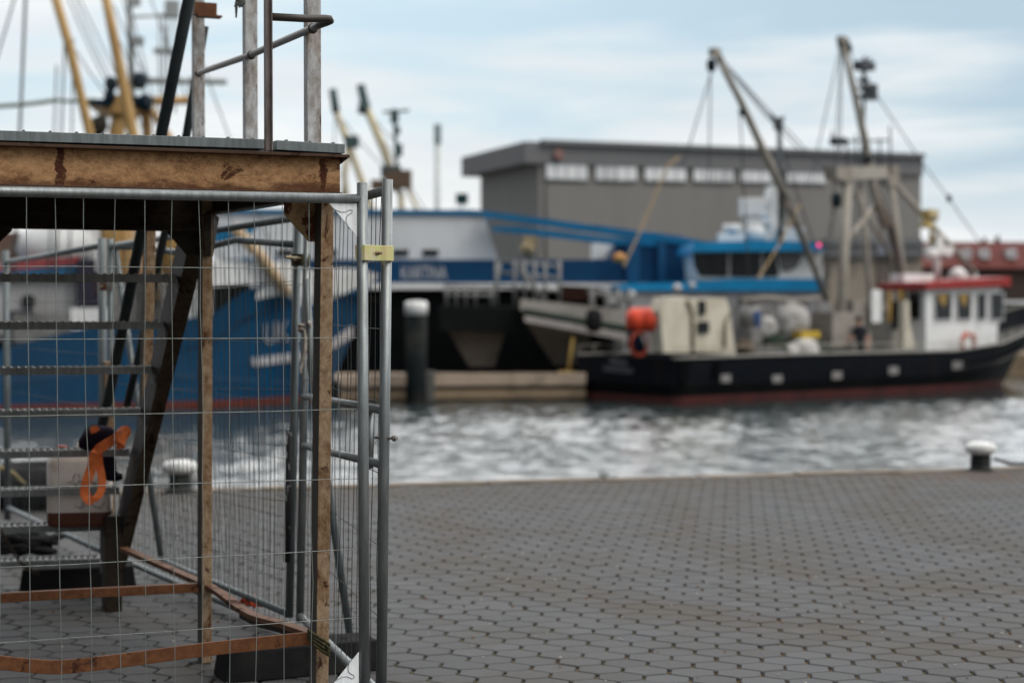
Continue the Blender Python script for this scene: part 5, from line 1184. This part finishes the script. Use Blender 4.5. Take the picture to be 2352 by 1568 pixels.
# superstructure behind the rail
b = MB()
b.prism([T_(x,y,-1.5) for x,y in [(-260,640),(206,636),(212,745),(-260,790)]], (0,5,0)); b.build('deckhouse', M('shaded_grey_white', (.42,.42,.42), .6, 0, (.34,.33,.32), .8), lt, local=True)
b = MB(); b.lathe([(.2,-.05),(.2,.05)], T_(65,692,-1.53), 18, axis=(0,1,0)); b.build('porthole', GLASS, lt, local=True)
b = MB(); b.prism([T_(x,y,-1.62) for x,y in [(-40,612),(185,588),(185,606),(-40,628)]], (0,.3,0)); b.build('red_strip', M('faded_red_strip', (.42,.07,.07), .6), lt, local=True)
b = MB(); b.prism([T_(x,y,-1.7) for x,y in [(-40,626),(180,608),(182,640),(-40,642)]], (0,3,0)); b.build('blue_band', M('blue_band', (.012,.12,.25), .5), lt, local=True)
b = MB(); b.lathe([(1.0,-.6),(1.25,-.2),(1.15,.25),(.7,.6),(.1,.75)], T_(140,560,-.5), 22); b.box(T_(180,545,-.5), (1.6,1.6,2.0)); b.build('dome', WHITE, lt, local=True)
b = MB(); b.prism([T_(x,y,1.0) for x,y in [(-60,534),(120,534),(120,600),(-60,610)]], (0,.5,0)); b.build('red_house', M('faded_brick', (.16,.095,.07), .8, 0, (.24,.21,.19), 1.2), lt, local=True)
for (x0_,y0_,x1_,y1_,w__,mt) in ((206,330,200,745,.24,TAN),(222,540,232,745,.18,TAN),(262,330,268,745,.2,TAN),(290,500,292,745,.20,TAN),(320,520,318,745,.13,M('orange_tan', (.48,.24,.08),.6)),(392,330,388,700,.26,M('yellow_tan', (.55,.34,.11),.6)),(152,690,150,780,.25,M('red_brown_gear', (.16,.05,.035),.7))):
    b = MB(); b.tube([T_(x0_,y0_,-.8), T_(x1_,y1_,-.8)], w__*1.1, 10); b.build('post', mt, lt, local=True)
each('deck_gear', M('dark_violet_gear', (.035,.03,.05), .8), lt, True, lambda b: b.box(T_(198,660,-1.8), (.5,.4,1.6)), lambda b: b.box(T_(228,710,-1.9), (.55,.4,.7)), lambda b: b.box(T_(48,738,-2.6), (.7,.5,.6)))
each('deck_gear', STEELG, lt, True, lambda b: b.box(T_(98,752,-2.6), (1.6,.5,.8)), lambda b: b.box(T_(300,690,-1.5), (1.6,.5,1.4)), lambda b: b.box(T_(360,690,-1.5), (1.3,.5,1.5)))
each('deck_gear', WHITE, lt, True, lambda b: b.box(T_(207,732,-2.7), (1.1,.4,.6)), lambda b: b.box(T_(445,690,-2.2), (1.0,.6,1.0)), lambda b: b.box(T_(430,720,-2.2), (.9,.6,.9)))
# dark opening, blue top works and white shelter aft of the bow
b = MB(); b.prism([T_(x,y,-2.7) for x,y in [(455,600),(690,600),(690,668),(560,692),(480,735),(455,735)]], (0,3.5,0)); b.build('bow_shelter', WHITE, lt, local=True)
b = MB(); b.prism([T_(x,y,-2.74) for x,y in [(488,658),(572,652),(590,676),(560,705),(488,732)]], (0,.1,0)); b.build('opening', M('black_opening', (.01,.012,.01), .9), lt, local=True)
b = MB(); b.prism([T_(x,y,-2.5) for x,y in [(495,520),(596,516),(560,556),(495,556)]], (0,2,0)); b.prism([T_(x,y,-2.6) for x,y in [(560,592),(655,600),(655,640),(545,612)]], (0,.6,0)); b.build('canopy', BLUEM, lt, local=True)
b = MB(); b.tube([T_(535,520,-2.95), T_(600,590,-2.95), T_(662,676,-2.95)], .17, 10); b.build('bow_derrick', M('pale_tan_mast', (.55,.40,.24), .6), lt, local=True)
# masts, booms and platform above the deck
b = MB(); b.tube([T_(112,-60,-2.5), T_(160,110,-2.5), T_(207,312,-2.5), T_(236,470,-2.2), T_(250,690,-2.0)], .13, 12); b.build('boom', TAN, lt, local=True)
b = MB(); b.tube([T_(232,-60,-2.0), T_(262,90,-2.0), T_(294,250,-2.0), T_(322,400,-2.0), T_(356,690,-1.8)], [.125,.14,.165,.175,.175], 12); b.build('boom', TAN, lt, local=True)
b = MB(); b.prism([T_(x,y,-.8) for x,y in [(216,232),(270,218),(350,222),(356,240),(330,262),(250,258)]], (0,1.6,0)); b.tube([T_(280,250,-.4), T_(268,300,-.4), T_(262,690,-.4)], .24, 10); b.tube([T_(335,255,.4), T_(338,300,.4), T_(350,690,.4)], .16, 10); b.tube([T_(340,232,0), T_(450,230,0)], .13, 8); b.tube([T_(345,250,0), T_(400,330,0), T_(452,690,0)], .11, 8); b.build('mast_platform', TAN, lt, local=True)
TEAL = M('dark_teal_block', (.010,.028,.045), .5)
for x, y, s_ in ((255,193,.30),(320,186,.36),(334,236,.36),(308,232,.22),(252,222,.28)):
    b = MB(); s_ *= .75; b.lathe([(s_*.4,-s_*.9),(s_*.8,-s_*.5),(s_*.8,s_*.5),(s_*.4,s_*.9)], T_(x,y,-.9), 12); b.build('block', TEAL, lt, local=True)
b = MB(); b.box(T_(228,236,-.9), (.7,.25,.18)); b.build('sheave_arm', TEAL, lt, local=True)
b = MB(); b.lathe([(.1,-.34),(.26,-.15),(.26,.12),(.1,.34)], T_(226,290,-1.2), 12, axis=(.5,0,1)); b.build('hook_block', M('brown_black_block', (.05,.045,.035), .7), lt, local=True)
AG = M('grey_antenna_mast', (.36,.38,.38), .5, .3)
b = MB(); b.tube([T_(296,-40,.8), T_(300,100,.8), T_(306,300,.8)], .10, 8); b.tube([T_(296,40,.8), T_(395,35,.8)], .04, 6)
for x in (365,375,385,400): b.tube([T_(x,30,.8), T_(x+2,260,.8)], .03, 5)
b.tube([T_(300,185,.8), T_(520,188,.8)], .10, 6); b.box(T_(316,95,.8), (.35,.3,.25)); b.box(T_(385,118,.8), (.8,.4,.14)); b.box(T_(310,4,.8), (.3,.3,.25)); b.box(T_(395,22,.8), (.4,.4,.5)); b.box(T_(448,205,.8), (.35,.3,.7)); b.tube([T_(384,60,.8), T_(384,125,.8)], .06, 6)
b.build('antenna_mast', AG, lt, local=True)
b = MB()
for p_, q_, r_ in (((60,-40),(30,640),.045),((40,-30),(-30,200),.03),((140,60),(250,225),.02),((150,-20),(252,205),.02),((165,-20),(262,200),.02),((175,-20),(530,700),.018),((260,10),(345,190),.018),((280,-10),(460,690),.018),((300,20),(476,690),.018),((340,-20),(600,690),.018),((150,60),(128,640),.03),((168,90),(160,640),.025),((455,120),(672,690),.02),((250,40),(560,700),.018),((130,150),(112,640),.025)):
    rope_between(b, T_(*p_,-1.8), T_(*q_,-1.8), r_, .1)
b.build('rigging', WIRE, lt, local=True)
b = MB(); rope_between(b, T_(-60,245,-2.2), T_(130,230,-2.2), .065, .05); rope_between(b, T_(130,230,-2.2), T_(215,228,-2.2), .05, .05); b.build('green_stay', M('green_grey_stay', (.22,.25,.20), .7), lt, local=True)
# ================================================================== far masts
b = MB()
ft = thing('trawler', at(850,560,72), 'distant trawler whose pale yellow derricks rise above the white deckhouse', 'ship', 'fishing boats in the harbour')
YM = M('pale_yellow_mast', (.62,.52,.30), .5, 0, (.55,.50,.42), .5)
b = MB(); BX(b, [(640,520),(980,520),(960,690),(660,690)], 71, 8); b.build('hull', NAVY, ft)
b = MB(); b.tube([at(768,245,72), at(800,330,72), at(850,470,72), at(860,520,72)], .17, 8); b.tube([at(836,235,72), at(880,340,72), at(915,440,72)], .2, 8); b.tube([at(800,330,72), at(790,400,72), at(805,520,72)], .14, 8); b.tube([at(920,440,72), at(925,520,72)], .16, 8); b.tube([at(935,430,72), at(975,520,72)], .1, 8); b.tube([at(800,360,72), at(784,470,72)], .1, 8); b.build('boom', YM, ft)
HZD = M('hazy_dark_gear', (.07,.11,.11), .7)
each('block', HZD, ft, False, lambda b: b.tube([at(764,205,72), at(772,260,72)], .2, 8), lambda b: b.tube([at(828,195,72), at(842,255,72)], .22, 8), lambda b: b.tube([at(838,235,72), at(834,262,72)], .3, 8), lambda b: b.box(at(808,326,72), (.7,.4,.6)), lambda b: b.box(at(898,395,72), (1.0,.5,.6)))
b = MB(); b.tube([at(905,250,72), at(912,400,72)], .10, 6); b.tube([at(880,258,72), at(940,254,72)], .07, 6); b.box(at(906,268,72), (.4,.4,.6)); b.box(at(912,300,72), (.3,.3,.4)); b.box(at(915,345,72), (.4,.4,.6)); b.build('aerial_mast', HZD, ft)
b = MB(); b.bar(at(885,412,72), at(945,412,72), .8, .9); b.box(at(880,425,72), (1.2,.6,.5)); b.build('winch_platform', M('brown_platform', (.15,.10,.07), .8), ft)
b = MB()
for p_, q_ in (((838,240),(905,320)),((838,240),(1000,520)),((768,250),(900,400)),((770,250),(760,520))): rope_between(b, at(*p_,72), at(*q_,72), .03, .2)
b.build('rigging', WIRE, ft)
c = at(1005,560,82)
lm = thing('light_mast', (c.x,c.y,0), 'slim pale mast with a grey lamp head standing behind the white deckhouse', 'mast')
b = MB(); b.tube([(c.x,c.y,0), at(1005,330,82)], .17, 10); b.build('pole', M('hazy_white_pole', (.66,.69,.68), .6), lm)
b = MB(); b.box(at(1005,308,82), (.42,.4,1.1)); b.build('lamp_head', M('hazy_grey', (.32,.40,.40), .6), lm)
c = at(1061,560,66)
sg = thing('signal_board', (c.x,c.y,0), 'small dark square board on a thin pole left of the grey warehouse', 'sign')
b = MB(); b.box(at(1061,457,66), (.56,.1,.5)); b.build('board', M('dark_green_board', (.018,.06,.06), .6), sg)
b = MB(); b.tube([(c.x,c.y+.1,0), at(1061,465,66.1)], .05, 8); b.tube([at(1040,482,66), at(1085,482,66)], .05, 6); b.build('pole', M('hazy_white_pole'  , (.66,.69,.68)), sg)
# ================================================================== far shore: warehouse, annex, houses, trees
SHEET = M('grey_brown_cladding', (.275,.265,.25), .6, .05, (.25,.241,.228), .4, stretch=(1,1,.12), fine=.05); FASC = M('dark_grey_fascia', (.185,.186,.19), .6, .1, (.17,.172,.178), .3, fine=.05)
CBk = at(1238,692,100); CCk = at(2114,692,109.6); CAk = at(1104,692,109.5); zT = at(1238,338,100).z
def flr(p, z=0.0): return Vector((p.x,p.y,z))
A_, B_, C_ = flr(CAk), flr(CBk), flr(CCk); D_ = A_+(C_-B_)
whs = thing('warehouse', (A_+C_)/2, 'long grey warehouse with a strip of pale windows under a dark roof band', 'building')
b = MB(); b.hexa([A_,B_,C_,D_], [flr(A_,zT-.1),flr(B_,zT-.1),flr(C_,zT-.1),flr(D_,zT-.1)])
fr1 = (C_-B_).normalized(); fl1 = (A_-B_).normalized(); fn = Vector((fr1.y,-fr1.x,0)); ln = Vector((-fl1.y,fl1.x,0)); 
if ln.dot(-B_) < 0: ln = -ln
if fn.dot(-B_) < 0: fn = -fn
zz_ = .35
while zz_ < zT-1: 
    b.bar(flr(B_,zz_)+fn*.02, flr(C_,zz_)+fn*.02, .06, .05); b.bar(flr(B_,zz_)+ln*.02, flr(A_,zz_)+ln*.02, .06, .05); zz_ += .45
b.build('wall', SHEET, whs)
ov = 1.2; zf0, zf1 = zT-1.7, zT+.55
def band(o_, z0, z1, mat, nm):
    # roof edge standing out from the walls
    a_ = A_+fl1*ov*1.6+ln*o_; bb = B_+ln*o_+fn*o_*.3-fr1*o_*.3; c_ = C_+fn*o_*.3; d_ = D_
    b = MB(); b.hexa([flr(a_,z0),flr(bb,z0),flr(c_,z0),flr(d_,z0)], [flr(a_,z1),flr(bb,z1),flr(c_,z1),flr(d_,z1)]); return b.build(nm, mat, whs)
band(.9, zT-1.15, zT+.35, FASC, 'roof_band')
b = MB(); b.bar(flr(B_,zT+.35)+fn*.35, flr(C_,zT+.35)+fn*.35, .5, .3); b.build('roof_edge', M('pale_grey_capping', (.22,.225,.23), .5), whs)
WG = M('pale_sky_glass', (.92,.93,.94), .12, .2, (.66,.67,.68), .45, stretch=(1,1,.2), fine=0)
for x0_, x1_ in ((1252,1350),(1367,1463),(1480,1576),(1592,1686),(1700,1792),(1806,1898)):
    def W_(x, y):
        d = ray(x,y); c = Vector((0,0,CZ)); t = ((B_+fn*.12)-c).dot(fn)/d.dot(fn); return c+d*t
    f0 = (x0_-1240)/870; dy = f0*19
    b = MB(); q = [W_(x0_,369+dy), W_(x0_,412+dy*.75), W_(x1_,413+dy*.75+1), W_(x1_,371+dy+1)]
    for k in range(4):
        a0, a1 = k/4+.012, (k+1)/4-.012
        b.prism([lerp(q[0],q[3],a0), lerp(q[1],q[2],a0), lerp(q[1],q[2],a1), lerp(q[0],q[3],a1)], fn*.05, 0)
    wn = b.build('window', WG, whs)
    b = MB()
    for s0, s1 in ((0,1),(3,2)): b.bar(lerp(q[s0],q[s1],0), lerp(q[s0],q[s1],1), .08, .1)
    b.bar(q[0],q[3],.1,.12); b.bar(q[1],q[2],.1,.12); b.build('frame', M('dark_window_frame', (.06,.07,.075), .5), wn)
b = MB()
for k in (.015,.62): p = lerp(B_,C_,k)+fn*.12; b.tube([flr(p,0), flr(p,zT-1.2)], .055, 8)
b.build('drainpipe', M('dark_window_frame', (.06,.07,.075), .5), whs)
def WF(x, y, o_=.5):
    d = ray(x,y); c = Vector((0,0,CZ)); t = ((B_+fn*o_)-c).dot(fn)/d.dot(fn); return c+d*t
b = MB(); b.lathe([(.36,-.1),(.4,0),(.36,.1)], WF(1284,355), 14, axis=fn); b.build('alarm_lamp', M('faded_red_lamp', (.30,.17,.15), .5), whs)
c = at(2030,640,95)
an = thing('annex', flr(c), 'low beige building with a grey roof band right of the warehouse, behind the cutter', 'building')
b = MB(); BX(b, [(1905,588),(2118,588),(2118,712),(1905,712)], 95, 12); b.build('wall', M('beige_render', (.36,.31,.25), .8, 0, (.30,.26,.21), .3), an)
b = MB(); BX(b, [(1900,560),(2120,560),(2120,590),(1900,590)], 94.7, 12.6); b.build('roof_band', FASC, an)
b = MB(); BX(b, [(1898,548),(2121,548),(2121,562),(1898,562)], 94.6, 13); b.build('roof_edge', M('pale_grey_capping'  , (.22,.225,.23)), an)
b = MB(); BX(b, [(2015,596),(2072,596),(2072,690),(2015,690)], 94.9, .2); b.build('door', M('brown_door', (.17,.145,.12), .7), an)
b = MB(); BX(b, [(2016,562),(2050,562),(2050,586),(2016,586)], 94.6, .3); b.build('sign', M('pale_violet_panel', (.27,.28,.34), .7), an)
TILE = M('red_roof_tiles', (.13,.030,.024), .8, 0, (.095,.026,.022), .5, bmp=.2, bsc=8); BRK = M('dark_brick', (.070,.050,.042), .9, 0, (.05,.04,.035), .6)
def house(x0, x1, ytop, yeave, n, label, dormers):
    P0, P1 = at(x0,692,n), at(x1,692,n); zr, ze = at(x0,ytop,n+4).z, at(x0,yeave,n).z; dp = 9*1.0
    h = thing('house', flr((P0+P1)/2), label, 'house', 'red roofed houses on the far shore')
    xa, xb, y0 = P0.x, P1.x, P0.y
    b = MB(); b.hexa([(xa,y0,0),(xb,y0,0),(xb,y0+dp,0),(xa,y0+dp,0)], [(xa,y0,ze),(xb,y0,ze),(xb,y0+dp,ze),(xa,y0+dp,ze)]); b.build('wall', BRK, h)
    b = MB(); b.prism([(xa-.05,y0-.6,ze-.2),(xa-.05,y0+dp/2,zr),(xa-.05,y0+dp+.6,ze-.2)], (xb-xa+.1,0,0)); b.build('roof', TILE, h)
    for dx_ in dormers:
        p = at(dx_, (ytop+yeave)/2+2, n); w_ = .38; y1 = y0+1.0; zc = (zr+ze)/2
        b = MB(); b.hexa([(p.x-w_,y1-.6,zc-.5),(p.x+w_,y1-.6,zc-.5),(p.x+w_,y1+3,zc-.5),(p.x-w_,y1+3,zc-.5)], [(p.x-w_*.9,y1-.6,zc+.5),(p.x+w_*.9,y1-.6,zc+.5),(p.x+w_*.9,y1+3,zc+.5),(p.x-w_*.9,y1+3,zc+.5)])
        dm = b.build('dormer', WHITE, h)
        b = MB(); b.box((p.x,y1-.62,zc), (w_*1.1,.05,.5)); b.build('window', M('violet_grey_glass', (.30,.28,.36), .3), dm)
    for wx in (x0+(x1-x0)*.25, x0+(x1-x0)*.7):
        p = at(wx, 692, n); b = MB(); b.box((p.x,y0-.02,ze-1.7), (1.8,.06,1.3)); b.build('window', GLASS, h)
house(2118,2240,556,610,150,'red roofed house beside the grey warehouse, partly behind the white radar mast',[2226])
house(2240,2440,556,612,150,'red roofed house at the far right shore with white dormers',[2268,2330])
def tree(x, ybase, ytop, wpx, n, label, seed):
    c = at(x, 692, n); zt = at(x,ytop,n).z; r_ = wpx/F*n*K/2; rnd = random.Random(seed)
    t = thing('tree', flr(c), label, 'tree', 'trees behind the houses')
    b = MB(); b.tube([flr(c), flr(c,zt*.4)+Vector((.1,0,0)), flr(c,zt*.75)], [.3,.22,.1], 8)
    for k in range(5): a = k*1.3; b.tube([flr(c,zt*.5), flr(c,zt*.8)+Vector((r_*.6*math.cos(a), r_*.6*math.sin(a),0))], [.1,.04], 5)
    b.build('trunk', M('bark', (.05,.04,.03), .9), t)
    b = MB(); hz2 = zt*.36; lobes = [(rnd.uniform(-.5,.5)*r_, rnd.uniform(-.5,.5)*r_, rnd.uniform(-.6,.7)*hz2, rnd.uniform(.35,.6)) for _ in range(9)]
    for k in range(2600):
        l = rnd.choice(lobes); d = Vector((rnd.gauss(0,1),rnd.gauss(0,1),rnd.gauss(0,1))).normalized()*(rnd.random()**.4)
        p = flr(c,zt-hz2)+Vector((l[0]+d.x*r_*l[3], l[1]+d.y*r_*l[3], l[2]*.8+d.z*hz2*l[3])); s_ = rnd.uniform(.12,.28)
        R = Matrix.Rotation(rnd.uniform(0,6),3,'X')@Matrix.Rotation(rnd.uniform(0,6),3,'Z'); b.add([p+R@Vector(q)*s_ for q in ((-1,0,0),(0,-.6,.1),(1,0,0),(0,.6,.1))], [(0,1,2,3)], rnd.choice((0,0,1)))
    b.build('crown', [M('dark_foliage', (.030,.040,.022), .8), M('mid_foliage', (.055,.065,.035), .8)], t, recalc=False)
tree(2292,640,541,26,165,'dark round tree rising above the ridge of the red roofs',3)
tree(2262,640,549,20,165,'smaller dark tree left of the round one behind the red roofs',5)
# right edge: quay with a moored yellow and white boat beyond the cutter's bow
c = at(2345,800,60); yb = thing('boat', (c.x,c.y,WZ), 'yellow and white boat with a dark window band beyond the bow of the black cutter', 'boat', 'fishing boats in the harbour')
b = MB(); BX(b, [(2290,735),(2480,722),(2480,800),(2300,800)], 62, 5); b.build('hull', M('olive_yellow_hull', (.36,.28,.10), .7, 0, (.25,.20,.12), .8), yb)
b = MB(); BX(b, [(2300,690),(2480,690),(2480,724),(2300,736)], 62.3, 4); b.build('cabin', WHITE, yb)
b = MB(); BX(b, [(2304,697),(2480,697),(2480,712),(2304,714)], 62.2, .2); b.build('window', GLASS, yb)
b = MB(); p0 = at(2240,885,58.5); p1 = at(2520,878,58.5); b.hexa([flr(p0,WZ-1),flr(p1,WZ-1),flr(p1,WZ-1)+Vector((0,9,0)),flr(p0,WZ-1)+Vector((0,9,0))],[flr(p0,-.55),flr(p1,-.55),flr(p1,-.55)+Vector((0,9,0)),flr(p0,-.55)+Vector((0,9,0))])
tag(b.build('timber_jetty', WOODD), 'brown timber jetty at the water beyond the bow of the black cutter', 'jetty')
